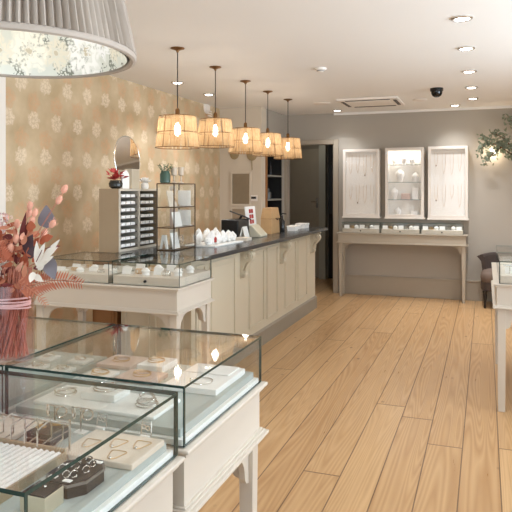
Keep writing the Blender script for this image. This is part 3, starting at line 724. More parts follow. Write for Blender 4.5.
for x, y, h_, r, lb, tg in ((-2.20, 4.72, .075, .035, 'smallest white pouch, at the tray end beside the glass tower', 0),
        (-2.22, 4.83, .115, .045, 'white pouch with a dark red seal on the white tray', 1),
        (-2.21, 4.94, .10, .042, 'plain white pouch next after the one with the red seal', 0),
        (-2.20, 5.04, .105, .045, 'plain white pouch in the middle of the front row on the tray', 0),
        (-2.19, 5.14, .10, .044, 'plain white pouch second from the black till end of the tray', 0),
        (-2.19, 5.24, .085, .04, 'plain white pouch at the black till end of the tray', 0),
        (-2.32, 4.78, .13, .045, 'taller white pouch standing behind the red sealed one', 0),
        (-2.32, 4.96, .125, .045, 'taller white pouch in the middle of the back row on the tray', 0),
        (-2.31, 5.13, .12, .045, 'taller white pouch in the back row towards the black till', 0)):
    pouch(x, y + .15, h_, r, lb, tg)
t = thing('till', (-2.35, 5.75, ZW), 'black till box with a tilted screen on the worktop', 'till')
MB().box(-2.42, -2.24, 5.66, 5.96, ZW, ZW + .19).build('body', M['blackp'], t, bevel=.008)
b = MB().box(-2.40, -2.22, 5.80, 5.98, ZW + .215, ZW + .227); b.rot(radians(18), (-2.3, 5.9, ZW + .215), 'Y'); b.rot(radians(-12), (-2.3, 5.9, ZW + .215), 'X')
b.build('screen', mat('till_screen', (70, 70, 72), .15), t, bevel=.002)
MB().tube([(-2.33, 5.86, ZW + .15), (-2.3, 5.9, ZW + .215)], .012).build('stalk', M['blackp'], t)
t = thing('price_card', (-2.16, 5.72, ZW), 'white folded card leaning in front of the black till', 'card')
b = MB().box(-2.165, -2.161, 5.66, 5.78, ZW, ZW + .13); b.rot(radians(-16), (-2.163, 5.72, ZW), 'Y'); b.build('front_leaf', M['white'], t)
b = MB().box(-2.235, -2.231, 5.66, 5.78, ZW, ZW + .128); b.rot(radians(16), (-2.233, 5.72, ZW), 'Y'); b.build('rear_leaf', M['white'], t)
tag(MB().box(-2.22, -2.10, 5.52, 5.66, ZW, ZW + .03).build('paper_block', M['beige'], bevel=.002), 'small beige block of papers lying beside the folded white card', 'papers')
t = thing('menu_stand', (-2.24, 6.12, ZW), 'cream upright display stand showing six dark red swatches on the worktop', 'stand')
st0 = MB().box(-2.285, -2.27, 6.02, 6.30, ZW, ZW + .31); st0.rot(radians(-6), (-2.28, 6.15, ZW), 'Y'); st0.build('board', M['white'], t, bevel=.003)
for r_ in range(3):
    for c_ in range(2):
        b = MB().box(-2.268, -2.264, 6.10 + c_ * .065, 6.145 + c_ * .065, ZW + .13 + r_ * .055, ZW + .17 + r_ * .055); b.rot(radians(-6), (-2.28, 6.15, ZW), 'Y'); b.build('swatch', RED, t)
b = MB().prism([(-2.26, ZW), (-2.14, ZW), (-2.14, ZW + .02), (-2.24, ZW + .12), (-2.26, ZW + .12)], 'y', 6.02, 6.24); b.build('holder', mat('cream_plastic', (222, 214, 190), .35), t, bevel=.006)
KR = mat('kraft_paper', (196, 158, 112), .8, var=.12, scale=18, bump=.3)
t = thing('paper_bag', (-2.24, 6.62, ZW), 'brown kraft paper bag with folded top standing on the worktop', 'bag')
MB().taper(-2.24, 6.62, ZW, ZW + .18, .13, .12, ay=.30, by=.27).build('body', KR, t, bevel=.004)
MB().taper(-2.235, 6.62, ZW + .165, ZW + .285, .135, .10, ay=.285, by=.25).build('folded_top', KR, t, bevel=.006)
MB().tube([(-2.165, 6.60, ZW + .17), (-2.155, 6.62, ZW + .155), (-2.155, 6.65, ZW + .155), (-2.165, 6.67, ZW + .17)], .006, 6).build('handle', mat('dark_twine', (70, 48, 34), .8), t)
t = thing('dark_bottle', (-2.2, 6.93, ZW), 'dark glass bottle with a black pump beside the kraft paper bag', 'bottle')
MB().lathe([(.03, 0), (.033, .01), (.033, .12), (.012, .15), (.012, .17)], (-2.2, 6.93, ZW), 18).build('body', mat('dark_bottle_glass', (30, 26, 24), .12), t, smooth=True)
MB().lathe([(.014, .165), (.014, .185), (.005, .19), (.005, .21)], (-2.2, 6.93, ZW), 12).tube([(-2.2, 6.93, ZW + .21), (-2.15, 6.93, ZW + .205)], .006).build('pump', M['blackp'], t, smooth=True)
for x, y, sx_, sy_, h_, lb in ((-2.13, 7.13, .09, .13, .05, 'low white ridged box closest to the dark bottle'), (-2.20, 7.42, .12, .2, .045, 'flat white box in the middle of the counter end'), (-2.17, 7.68, .12, .2, .06, 'white lidded box at the very end of the worktop')):
    t = thing('white_box', (x, y, ZW), lb, 'box')
    MB().box(x - sx_ / 2, x + sx_ / 2, y - sy_ / 2, y + sy_ / 2, ZW, ZW + h_ * .6).build('base', M['white'], t, bevel=.002)
    MB().box(x - sx_ / 2 - .004, x + sx_ / 2 + .004, y - sy_ / 2 - .004, y + sy_ / 2 + .004, ZW + h_ * .6, ZW + h_).build('lid', M['white'], t, bevel=.002)
t = thing('ring_holder', (-2.30, 7.20, ZW), 'small white finger-shaped ring holder behind the low ridged box', 'ring holder')
MB().lathe([(.045, 0), (.045, .012), (.02, .02), (.022, .06), (.016, .10), (.006, .118), (.002, .12)], (-2.30, 7.20, ZW), 18).build('body', M['white'], t, smooth=True)
tag(MB().lathe([(.02, 0), (.07, .02), (.09, .05), (.084, .05), (.06, .024), (.003, .012)], (-2.36, 7.02, ZW), 24).build('white_bowl', M['white'], smooth=True), 'shallow white bowl beside the paper bag on the worktop', 'bowl')
# niche contents
for y, z, h_, r, lb, c in ((8.36, 1.372, .2, .035, 'tall dark bottle on the middle niche shelf', (40, 36, 34)), (8.62, 1.372, .15, .05, 'squat grey jar on the middle niche shelf', (92, 92, 90)), (8.45, 1.712, .14, .05, 'brown jar on the top niche shelf', (72, 58, 44)), (8.72, 1.712, .2, .03, 'slim dark bottle on the top niche shelf', (38, 38, 44)), (8.5, .905, .22, .045, 'dark flask on the bottom of the niche', (48, 46, 44))):
    tag(MB().lathe([(r, 0), (r, h_ * .6), (r * .4, h_ * .78), (r * .4, h_)], (-2.95, y, z), 16).build('niche_bottle', mat('niche_bottle_tone', c, .2), smooth=True), lb, 'bottle')

# ------------------------------------------------------------------ wall cabinets
LINEN = mat('pale_linen_board', (246, 242, 235), .8, var=.03, scale=60)
def wall_cab(x0, x1, z0, z1, label, kind):
    y0 = 8.93
    t = thing('wall_cabinet', ((x0 + x1) / 2, YB, z0), label, 'cabinet')
    th = .015
    MB().box(x0, x0 + th, y0, YB, z0, z1).box(x1 - th, x1, y0, YB, z0, z1).box(x0, x1, y0, YB, z0, z0 + th).box(x0, x1, y0, YB, z1 - th, z1).box(x0, x1, YB - .01, YB, z0, z1).build('carcass', M['trim'], t)
    w_ = .04; yf = y0 - .018
    d = MB().box(x0, x0 + w_, yf, y0, z0, z1).box(x1 - w_, x1, yf, y0, z0, z1).box(x0 + w_, x1 - w_, yf, y0, z0, z0 + w_).box(x0 + w_, x1 - w_, yf, y0, z1 - w_, z1).build('door', M['trim'], t, bevel=.003)
    MB().box(x0 - .012, x1 + .012, yf - .008, YB, z0 - .022, z0).build('bottom_ledge', M['trim'], t, bevel=.003)
    MB().box(x0 + w_, x1 - w_, y0 - .008, y0 - .005, z0 + w_, z1 - w_).build('door_glass', M['argl'], d)
    if kind == 'linen':
        MB().box(x0 + w_ * .6, x1 - w_ * .6, y0 + .012, y0 + .02, z0 + .02, z1 - .02).build('backing_board', LINEN, t)
    else:
        MB().box(x0 + th, x1 - th, YB - .014, YB - .01, z0 + th, z1 - th).build('backing_board', LINEN, t)
        for k in range(1, 4):
            z = z0 + (z1 - z0) * k / 4
            MB().pane(x0 + th, x1 - th, y0 + .004, YB - .014, z, z + .006).build('shelf', [M['glass'], M['gedge2']], t)
        MB().box(x0 + .05, x1 - .05, y0 + .01, y0 + .03, z1 - th - .012, z1 - th).build('strip_light', M['strip'], t)
        l = area('cabinet_strip', ((x0 + x1) / 2, y0 + .03, z1 - .035), (radians(-12), 0, 0), .36, .02, 2.2, (1, .97, .92))
        MB().box(x0 + .008, x0 + .03, yf - .006, yf, z1 - .09, z1 - .06).build('hinge_plate', M['chrome'], d)
    return t
m_, nt_, o_ = new_mat('lit_strip'); e_ = nt_.nodes.new('ShaderNodeEmission'); e_.inputs[0].default_value = (1, .97, .9, 1); e_.inputs[1].default_value = 6; nt_.links.new(e_.outputs[0], o_.inputs[0]); M['strip'] = m_
wall_cab(-1.915, -1.395, 1.125, 2.08, 'white framed cabinet with linen board, on the wall beside the passage', 'linen')
wall_cab(-1.315, -.79, 1.12, 2.09, 'white lit cabinet with three glass shelves between the two linen boards', 'shelf')
wall_cab(-.735, -.215, 1.115, 2.095, 'white framed cabinet with linen board, on the wall beside the leafy branch', 'linen')
def necklace(x, z, w_, h_, y, pend, label, group):
    t = thing('necklace', (x, y, z - h_), label, 'necklace', group)
    p = [(x + w_ / 2 * cos(pi * (1 + k / 14)), y, z - h_ * abs(sin(pi * k / 14)) ** .8) for k in range(15)]
    MB().tube(p, .0012, 4).build('chain', M['gold'], t)
    MB().ball((x, y - .001, z - h_ - .008), pend, 0, 8, 5).build('pendant', M['gold'] if pend < .006 else M['brass'], t, smooth=True)
for (xa, xb, lb, g) in ((-1.86, -1.45, 'fine gold necklace pinned on the linen board of the cabinet beside the passage', 'necklaces in the cabinet beside the passage'), (-.68, -.27, 'fine gold necklace pinned on the linen board of the cabinet beside the leafy branch', 'necklaces in the cabinet beside the leafy branch')):
    for r_ in range(2):
        for c_ in range(4):
            necklace(xa + (xb - xa) * (c_ + .5) / 4, 2.0 - r_ * .43, .045, rnd.uniform(.16, .3), 8.938, rnd.choice((.004, .005, .008)), 'gold necklace %s from the passage, %s row, cabinet beside the %s' % (ORD[c_], ('upper', 'lower')[r_], 'passage' if xa < -1 else 'leafy branch'), g)
# shelf contents of the lit cabinet
def bust(x, z, s_, label, y=8.99):
    b = MB().lathe([(.035 * s_, 0), (.03 * s_, .01 * s_), (.045 * s_, .05 * s_), (.06 * s_, .10 * s_), (.05 * s_, .135 * s_), (.02 * s_, .155 * s_), (.018 * s_, .18 * s_)], (x, y, z), 18, 0, 1, .55)
    tag(b.build('necklace_bust', M['whitefab'], smooth=True), label, 'bust', None)
zs = [1.135 + .0, 1.3685, 1.611, 1.8535]
bust(-1.06, zs[3], .85, 'broad white necklace bust on the top shelf of the lit cabinet')
bust(-.95, zs[3], .7, 'smaller white bust beside the broad one on the top lit shelf')
bust(-1.20, zs[3], .6, 'smallest white bust at the hinge side of the top lit shelf')
bust(-1.12, zs[2], 1.05, 'tallest white bust on the second lit shelf from the top')
bust(-.91, zs[2], .8, 'white bust beside the tallest one on the second lit shelf')
bust(-1.20, zs[1], .95, 'white bust on the third lit shelf beside the pale brown box')
bust(-1.15, zs[0], .7, 'white bust on the bottom lit shelf of the cabinet')
tag(MB().box(-1.10, -.98, 8.95, 9.0, zs[1], zs[1] + .085).build('jewellery_box', M['pink'], bevel=.003), 'pale brown jewellery box on the third lit shelf', 'box')
tag(MB().box(-.95, -.87, 8.96, 9.0, zs[1], zs[1] + .15).build('jewellery_stand', M['whitefab'], bevel=.003), 'upright white jewellery stand on the third lit shelf', 'stand')
tag(MB().box(-.97, -.88, 8.96, 9.0, zs[0], zs[0] + .07).build('jewellery_box', M['whitefab'], bevel=.003), 'low white jewellery box on the bottom lit shelf', 'box')

# ------------------------------------------------------------------ pendants
def raffia():
    m, nt, out = new_mat('raffia_fibre')
    tc = nt.nodes.new('ShaderNodeTexCoord'); nz = nt.nodes.new('ShaderNodeTexNoise'); nz.inputs['Scale'].default_value = 30; nt.links.new(tc.outputs['Object'], nz.inputs['Vector'])
    c = mixc(nt, nz.outputs['Fac'], srgb(202, 164, 120), srgb(236, 208, 166))
    d = nt.nodes.new('ShaderNodeBsdfDiffuse'); tl = nt.nodes.new('ShaderNodeBsdfTranslucent'); tr = nt.nodes.new('ShaderNodeBsdfTransparent')
    nt.links.new(c, d.inputs[0]); nt.links.new(c, tl.inputs[0]); tr.inputs[0].default_value = (1, .95, .88, 1)
    s1 = nt.nodes.new('ShaderNodeMixShader'); s1.inputs[0].default_value = .55
    s2 = nt.nodes.new('ShaderNodeMixShader'); s2.inputs[0].default_value = .22
    nt.links.new(d.outputs[0], s1.inputs[1]); nt.links.new(tl.outputs[0], s1.inputs[2])
    nt.links.new(s1.outputs[0], s2.inputs[1]); nt.links.new(tr.outputs[0], s2.inputs[2]); nt.links.new(s2.outputs[0], out.inputs[0]); return m
M['raffia'] = raffia()
m_, nt_, o_ = new_mat('glowing_bulb_glass'); e_ = nt_.nodes.new('ShaderNodeEmission'); e_.inputs[0].default_value = (1, .90, .76, 1); e_.inputs[1].default_value = 14
tr_ = nt_.nodes.new('ShaderNodeBsdfTransparent'); mx_ = nt_.nodes.new('ShaderNodeMixShader'); mx_.inputs[0].default_value = .45
nt_.links.new(tr_.outputs[0], mx_.inputs[1]); nt_.links.new(e_.outputs[0], mx_.inputs[2]); nt_.links.new(mx_.outputs[0], o_.inputs[0]); M['bulb'] = m_
PX = -2.28
def pendant(x, y, dz, label):
    zl = dz; t = thing('pendant_lamp', (x, y, ZC), label, 'pendant lamp', 'raffia pendant lamps over the counter')
    MB().lathe([(.055, 0), (.055, -.006), (.03, -.014), (.012, -.022), (.008, -.035)], (x, y, ZC), 24).build('ceiling_rose', M['brass'], t, smooth=True)
    MB().tube([(x, y, ZC - .03), (x, y, 2.15 + dz)], .0045, 8).build('cord', M['cord'], t)
    MB().lathe([(.006, .06), (.018, .045), (.02, 0), (.016, -.03), (.018, -.05)], (x, y, 2.10 + dz), 16).build('bulb_holder', M['brass'], t, smooth=True)
    MB().lathe([(.012, .045), (.016, .03), (.024, 0), (.026, -.02), (.022, -.045), (.008, -.062), (.002, -.064)], (x, y, 2.0 + dz), 16, cap=False).build('bulb', M['bulb'], t, smooth=True)
    zt, zm, zb, rt, rm, rb = 2.092 + dz, 1.965 + dz, 1.845 + dz, .142, .158, .174
    fr = MB()
    for z, r in ((zt, rt), (zm, rm), (zb, rb)): fr.tube([(x + r * cos(2 * pi * i / 40), y + r * sin(2 * pi * i / 40), z) for i in range(40)], .0032, 6, 0, True)
    for k in range(3):
        a = 2 * pi * k / 3; fr.tube([(x + .018 * cos(a), y + .018 * sin(a), 2.095 + dz), (x + rt * cos(a), y + rt * sin(a), zt)], .002, 5)
    for k in range(6):
        a = 2 * pi * k / 6 + .3; fr.tube([(x + rt * cos(a), y + rt * sin(a), zt), (x + rb * cos(a), y + rb * sin(a), zb)], .0025, 5)
    fr.build('wire_frame', M['brass'], t, smooth=True)
    b = MB(); n = 120
    for za, zb_, ra, rb_ in ((zt, zm, rt, rm), (zm, zb, rm, rb)):
        for k in range(n):
            a0 = 2 * pi * k / n + rnd.uniform(-.012, .012); a1 = a0 + rnd.uniform(-.05, .05); hw = rnd.uniform(.014, .030)
            q = rnd.uniform(-.002, .002); pts = []
            for f in (0, 1):
                r = (ra, rb_)[f] + q; z = (za, zb_)[f]; a = (a0, a1)[f]
                pts += [(x + r * cos(a - hw), y + r * sin(a - hw), z), (x + (r + .002) * cos(a + hw), y + (r + .002) * sin(a + hw), z)]
            b.add(pts, [(0, 1, 3, 2)])
    b.build('shade', M['raffia'], t)
    return t
for x, y, dz, lb in ((-2.28, 4.46, -.012, 'woven raffia drum pendant closest to the camera, above the glass tower'), (-2.305, 5.26, .048, 'woven raffia drum pendant second in the row of five over the counter'), (-2.31, 6.04, .036, 'woven raffia drum pendant in the middle of the row of five'), (-2.315, 6.76, .045, 'woven raffia drum pendant fourth in the row, in front of the niche'), (-2.285, 7.44, .042, 'woven raffia drum pendant at the far end of the row, beside the passage')):
    pendant(x, y, dz, lb); point_light((x, y, 1.985 + dz), 2.9, (1, .92, .82), .03)

# ------------------------------------------------------------------ large pleated lampshade
LX, LY, LZ, LR = -1.32, 1.52, 1.90, .352
t = thing('pleated_lampshade', (LX, LY, ZC), 'large pleated taupe fabric lampshade with floral lining hanging above the glass cases', 'pendant lamp')
b = MB(); N = 720; ZTOP = 2.24; RT = LR * .80
vs = []; fs = []
for j in range(9):
    f = j / 8; z = LZ + .012 + (ZTOP - LZ - .024) * f; r = LR + (RT - LR) * f
    for i in range(N):
        a = 2 * pi * i / N; amp = .0095 * (1 + .35 * sin(7 * a) + .2 * sin(13 * a + 1))
        rr = r + amp * sin(104 * a + .8 * sin(9 * a) + .5 * sin(3 * f + 5 * a)) - .002
        vs.append((LX + rr * cos(a), LY + rr * sin(a), z))
for j in range(8):
    for i in range(N):
        i2 = (i + 1) % N; fs.append((j * N + i, j * N + i2, (j + 1) * N + i2, (j + 1) * N + i))
b.add(vs, fs); b.build('pleated_cover', mat('taupe_linen', (186, 174, 162), .85, var=.12, scale=14, bump=.1), t, smooth=True)
b = MB(); N = 96; vs = []; fs = []; uv = []
for j in range(7):
    f = j / 6; z = LZ + (ZTOP - LZ) * f; r = LR - .022 + (RT - LR) * f
    for i in range(N + 1):
        a = 2 * pi * i / N - 1.0; vs.append((LX + r * cos(a), LY + r * sin(a), z)); uv.append((a * LR + .02, f * (ZTOP - LZ)))
for j in range(6):
    for i in range(N):
        fs.append((j * (N + 1) + i, j * (N + 1) + i + 1, (j + 1) * (N + 1) + i + 1, (j + 1) * (N + 1) + i))
b.add(vs, fs); b.uv = uv; b.build('floral_lining', M['lining'], t, smooth=True)
TR = mat('pale_taupe_trim', (188, 176, 164), .7)
MB().tube([(LX + (LR - .004) * cos(2 * pi * i / 72), LY + (LR - .004) * sin(2 * pi * i / 72), LZ + .004) for i in range(72)], .011, 8, 0, True).build('hem_band', TR, t, smooth=True)
MB().tube([(LX + (RT - .004) * cos(2 * pi * i / 72), LY + (RT - .004) * sin(2 * pi * i / 72), ZTOP) for i in range(72)], .007, 8, 0, True).build('top_band', TR, t, smooth=True)
MB().tube([(LX, LY, ZC), (LX, LY, 2.2)], .005, 8).lathe([(.02, 0), (.02, .06), (.008, .08)], (LX, LY, 2.16), 16).build('cord', M['cord'], t)
b = MB()
for k in range(3):
    a = 2 * pi * k / 3 + .5; b.tube([(LX, LY, 2.19), (LX + RT * cos(a), LY + RT * sin(a), ZTOP)], .003, 5)
b.build('spider_frame', M['chrome'], t)
MB().ball((LX, LY, 2.11), .035, 0, 16, 10).build('bulb', M['bulb'], t, smooth=True)
point_light((LX, LY, 2.11), 2.3, (.96, .97, 1), .04)

# ------------------------------------------------------------------ vase and dried bouquet
VX, VY, VZ = -1.252, 1.43, 1.0215
t = thing('pink_vase', (VX, VY, VZ), 'clear pink tinted glass vase holding the dried bouquet', 'vase')
GP = glass_mat('pink_tinted_glass', (.96, .89, .89))
MB().lathe([(.052, 0), (.06, .004), (.062, .02), (.062, .215), (.059, .215), (.058, .02), (.05, .012), (.002, .010)], (VX, VY, VZ), 36).build('body', GP, t, smooth=True)
t = thing('dried_bouquet', (VX, VY, VZ + .02), 'dried bouquet of rust leaves, ferns and bunny tails in the pink vase', 'bouquet')
ST = mat('dusty_pink_stem', (186, 118, 96), .7, var=.3, scale=40)
RU = mat('rust_leaf', (192, 108, 78), .65, var=.3, scale=25, trans=.25)
RU2 = mat('coral_leaf', (208, 138, 108), .65, var=.25, scale=25, trans=.25)
DR = mat('burgundy_leaf', (112, 44, 42), .65, var=.3, scale=25)
GY = mat('slate_grey_leaf', (128, 122, 128), .7, var=.12, scale=25)
PU = mat('dusky_purple_leaf', (84, 62, 68), .7, var=.2, scale=25)
WH = mat('bleached_leaf', (240, 230, 216), .7, var=.06, scale=25)
PK = mat('blush_bunny_tail', (232, 170, 146), .9, var=.18, scale=60)
HY = mat('pale_pink_blossom', (234, 208, 204), .8, var=.12, scale=60)
D0 = VX * F_.x + VY * F_.y
base = Vector((VX, VY, VZ + .02)); mouth = Vector((VX, VY, VZ + .2))
toC = -F_
FRN = mat('fern_rust', (188, 108, 80), .7, var=.25, scale=25)
b = MB()
for k in range(70):
    a = k * 2.399; r0 = .05 * sqrt((k + .5) / 70); r1 = .05 * sqrt(((k * 7) % 70 + .5) / 70)
    b.tube([(VX + r0 * cos(a), VY + r0 * sin(a), VZ + .015), (VX + r1 * cos(a + .8), VY + r1 * sin(a + .8), VZ + .13), (VX + r1 * 1.2 * cos(a + 1.1), VY + r1 * 1.2 * sin(a + 1.1), VZ + .26)], rnd.choice((.0012, .0018, .0024)), 5)
b.build('stem_bundle', [ST], t, smooth=True)
b = MB()
for k in range(5): b.ring((VX, VY, VZ + .150 + .006 * k), .051, .0025, tilt=.05 * (k - 2), rz=k, n=28)
b.build('ribbon', HY, t, smooth=True)
def stem_to(p, r=.0012, m=ST, name='stem'):
    p = Vector(p); mid = mouth.lerp(p, .5) + Vector((0, 0, .02)); MB().tube([mouth - Vector((0, 0, .05)), mid, p], r, 5).build(name, m, t)
for u, v, dd in ((64.5, 189, .02), (59, 200, 0), (52.5, 224, -.05), (30, 206, .05), (35, 213, 0), (32, 221, -.02), (29, 213, .06), (17, 224, 0), (16.5, 239, -.05), (44, 233, .06), (6, 218, .03), (11, 248, -.05)):
    c = at(u, v, D0 + dd); stem_to(c, .0007); b = MB(); ax = (c - mouth).normalized()
    s0 = len(b.v); b.ball((0, 0, 0), .0085, 0, 10, 7, sz=1.6)
    for vv in b.v: vv *= 1 + rnd.uniform(-.07, .07)
    q = Vector((0, 0, 1)).rotation_difference(ax)
    b.v = [c + q @ vv for vv in b.v]
    for _ in range(26):
        d = Vector((rnd.gauss(0, 1), rnd.gauss(0, 1), rnd.gauss(0, 1))).normalized(); p = c + q @ Vector((d.x * .008, d.y * .008, d.z * .012))
        b.tube([p, p + (q @ d) * .006 + ax * .004], .0003, 3)
    b.build('bunny_tail', PK, t, smooth=True)
def leaf_at(u, v, u2, v2, wpx, m, name='leaf', dd=0, curl=.1, shape=.5, dd2=None):
    d = D0 + dd; a = at(u, v, d); c = at(u2, v2, d + (dd2 if dd2 is not None else -.02)); b = MB()
    leafmesh(b, a, c - a, toC + Vector((rnd.uniform(-.3, .3), 0, rnd.uniform(-.3, .5))), (c - a).length, wpx / FPX * d, 0, curl, 8, shape)
    b.build(name, m, t, smooth=True)
leaf_at(47, 228, 46, 206, 17, GY, dd=.03, shape=.35)
leaf_at(47, 258, 54, 279, 15, GY, dd=-.05, shape=.4); stem_to(at(47, 258, D0 - .05))
stem_to(at(47, 228, D0 + .03))
leaf_at(26, 254, 31, 235, 15, PU, dd=-.04); leaf_at(28, 258, 36, 246, 9, PU, dd=-.05)
leaf_at(20, 250, 24, 213, 6, DR, dd=.0, shape=.6); leaf_at(22, 246, 27, 222, 5, DR, dd=.01)
for q_ in ((38, 268, 36, 242), (40, 262, 56, 247), (36, 268, 52, 256), (34, 272, 30, 282), (38, 270, 44, 262), (36, 264, 44, 244), (41, 262, 58, 240), (34, 275, 42, 281)):
    leaf_at(*q_, 6.5, WH, 'bleached_leaf', dd=-.07, shape=.55)
b = MB(); b.tube([at(36, 262, D0 - .08), at(42, 250, D0 - .08), at(50, 247, D0 - .08), at(60, 246, D0 - .06)], .0011, 5); b.build('twig', DR, t)
cols = (RU, RU2, RU2, DR, RU, PK, RU2)
for k in range(190):
    u = rnd.uniform(-26, 34); v = rnd.uniform(232, 290) if k % 3 else rnd.uniform(226, 262)
    if u > 24 and v > 272: u -= 10
    ang = rnd.uniform(0, 2 * pi); L = rnd.uniform(7, 16)
    dd = rnd.uniform(-.09, .10)
    leaf_at(u, v, u + L * cos(ang), v - L * abs(sin(ang)) * rnd.choice((1, 1, -.3)), rnd.uniform(3, 7.5), cols[k % 7], dd=dd, curl=rnd.uniform(-.2, .3), dd2=rnd.uniform(-.05, .05))
for q_ in ((32, 262, 44, 250), (30, 250, 38, 238), (44, 240, 52, 236), (40, 244, 48, 234), (52, 250, 58, 246), (30, 232, 30, 222)):
    leaf_at(*q_, 7, RU, dd=rnd.uniform(-.03, .05))
# fern fronds
def fern(p, L0, m, name='fern_frond', n=22, dd=-.06, leaf=8):
    pts = [at(u, v, D0 + dd) for u, v in p]; b = MB(); b.tube(pts, .0012, 5)
    for i in range(n):
        f = i / (n - 1) * (len(pts) - 1); k = min(int(f), len(pts) - 2); q = pts[k].lerp(pts[k + 1], f - k)
        tdir = (pts[k + 1] - pts[k]).normalized(); side = tdir.cross(toC).normalized(); l = leaf / FPX * D0 * (.35 + .65 * (1 - i / n) ** .7)
        for s_ in (-1, 1): leafmesh(b, q, side * s_ + tdir * .45, toC, l, l * .2, 0, .15, 3)
    b.build(name, m, t)
fern([(20, 288), (36, 284), (50, 281), (66, 280), (81, 284)], 1, FRN, leaf=14, n=24)
fern([(18, 282), (30, 289), (40, 297), (46, 305)], 1, RU2, leaf=8, n=12)
fern([(4, 262), (-6, 240), (-10, 215)], 1, RU, leaf=12)
# pale pink blossom heads
for cu, cv, R0, m in ((2, 222, 11, HY), (-14, 210, 14, HY), (4, 264, 6, WH), (18, 286, 6, HY)):
    b = MB(); c = at(cu, cv, D0 + .0)
    for k in range(70):
        d = Vector((rnd.gauss(0, 1), rnd.gauss(0, 1), rnd.gauss(0, 1))).normalized(); p = c + d * R0 / FPX * D0 * rnd.uniform(.6, 1.05)
        leafmesh(b, p, Vector((rnd.gauss(0, 1), rnd.gauss(0, 1), rnd.gauss(0, 1))), d, .010, .008, 0, .1, 2)
    b.build('blossom_head', m, t); stem_to(c)

# ------------------------------------------------------------------ contents of the glass cases
ZP = ZT + .035
def tray(x0, x1, y0, y1, z, h_, m, label, cat='tray', name='display_tray', bev=.003):
    return tag(MB().box(x0, x1, y0, y1, z, z + h_).build(name, M[m], bevel=bev), label, cat)
# white ring roll tray
t = thing('ring_roll_tray', (-.99, .99, ZP), 'white ring tray of padded rolls in the closest case', 'tray')
x0, x1, y0, y1 = -1.13, -.865, .845, 1.15
MB().box(x0, x1, y0, y1, ZP, ZP + .012).build('base', M['whitefab'], t)
n = 17
for k in range(n):
    x = x0 + (x1 - x0) * (k + .5) / n
    MB().tube([(x, y0 + .004, ZP + .016), (x, y1 - .006, ZP + .016)], .0078, 8).build('roll', M['whitefab'], t, smooth=True)
MB().box(x0 - .004, x1 + .004, y1, y1 + .006, ZP, ZP + .028).box(x1, x1 + .005, y0, y1, ZP, ZP + .022).build('rim', mat('champagne_rim', (196, 178, 150), .35, metal=.5), t, bevel=.001)
# bangle rack with hexagon bangles
t = thing('bangle_rack', (-1.02, 1.19, ZP), 'brushed metal bangle rack with two rails in the closest case', 'rack')
RZ = ZP + .072
MB().tube([(-.868, 1.175, ZP), (-.868, 1.175, RZ + .012)], .0028, 8).tube([(-1.17, 1.175, ZP), (-1.17, 1.175, RZ + .012)], .0028, 8).build('post', M['chrome'], t)
MB().tube([(-1.17, 1.175, RZ), (-.868, 1.175, RZ)], .0022, 8).build('rail', M['chrome'], t)
MB().box(-1.175, -.863, 1.165, 1.185, ZP, ZP + .004).build('foot', M['chrome'], t)
for k, x in enumerate((-1.09, -1.065, -1.035, -1.0, -.955, -.925)):
    pts = [Vector((x + .013 * k % .01, 1.175, RZ - .0295)) + Matrix.Rotation(.55 + .1 * k, 3, 'Z') @ Vector((.034 * cos(a), 0, .034 * sin(a))) for a in [pi / 6 + pi / 3 * j for j in range(6)]]
    b = MB()
    for j in range(6): b.tube([pts[j], pts[(j + 1) % 6]], .0019, 6)
    tag(b.build('hexagon_bangle', M['silver'], smooth=True), 'slim silver hexagon bangle, %s along the rack from the vase end' % ORD[k], 'bangle', 'hexagon bangles on the rack')
# brown layered box with chains
t = thing('leather_box', (-.975, 1.24, ZP), 'grey-brown layered leather jewellery box with gold chains on its lid', 'box')
MB().box(-1.008, -.94, 1.20, 1.28, ZP, ZP + .014).build('lower_layer', M['brownleather'], t, bevel=.002)
MB().box(-1.006, -.942, 1.202, 1.278, ZP + .014, ZP + .017).build('piping', M['brownedge'], t)
MB().box(-1.008, -.94, 1.20, 1.28, ZP + .017, ZP + .030).build('upper_layer', M['brownleather'], t, bevel=.002)
for (x, y, r, tl, lb) in ((-.962, 1.25, .013, .3, 'gold chain coil heaped on the grey-brown leather box'), (-.985, 1.225, .012, .2, 'smaller gold ring link on the grey-brown leather box')):
    b = MB()
    for k in range(4): b.ring((x + .003 * k, y - .003 * k, ZP + .035 + .003 * k), r - .002 * k, .0010, tilt=tl * (k - 1) * .5, rz=k)
    tag(b.build('chain_coil', M['gold'], smooth=True), lb, 'necklace')
# black octagonal tray
t = thing('octagonal_ring_tray', (-.80, 1.09, ZP), 'black octagonal ring tray in the closest case', 'tray')
cx, cy = -.777, 1.072; w_, h_ = .047, .060
oc = [(cx + sx * (w_ if i else w_ * .5), cy + sy * (h_ * .5 if i else h_)) for sx, sy, i in ((-1, -1, 1), (-1, -1, 0), (1, -1, 0), (1, -1, 1), (1, 1, 1), (1, 1, 0), (-1, 1, 0), (-1, 1, 1))]
MB().prism(oc, 'z', ZP, ZP + .022).build('body', M['black'], t, bevel=.001)
MB().prism([(cx + (p[0] - cx) * 1.04, cy + (p[1] - cy) * 1.04) for p in oc], 'z', ZP + .022, ZP + .026).build('rim', mat('grey_tray_rim', (120, 116, 112), .5), t)
MB().prism([(cx + (p[0] - cx) * .95, cy + (p[1] - cy) * .95) for p in oc], 'z', ZP + .026, ZP + .028).build('pad', M['black'], t)
RL = ['silver ring in the octagonal tray ' + q_ for q_ in ('at the side towards the vase, camera end', 'in the very middle', 'at the camera end, aisle side', 'at the aisle side, halfway along', 'at the camera end, in the centre', 'near the far end, vase side', 'near the far end, aisle side', 'at the far end, in the centre')]
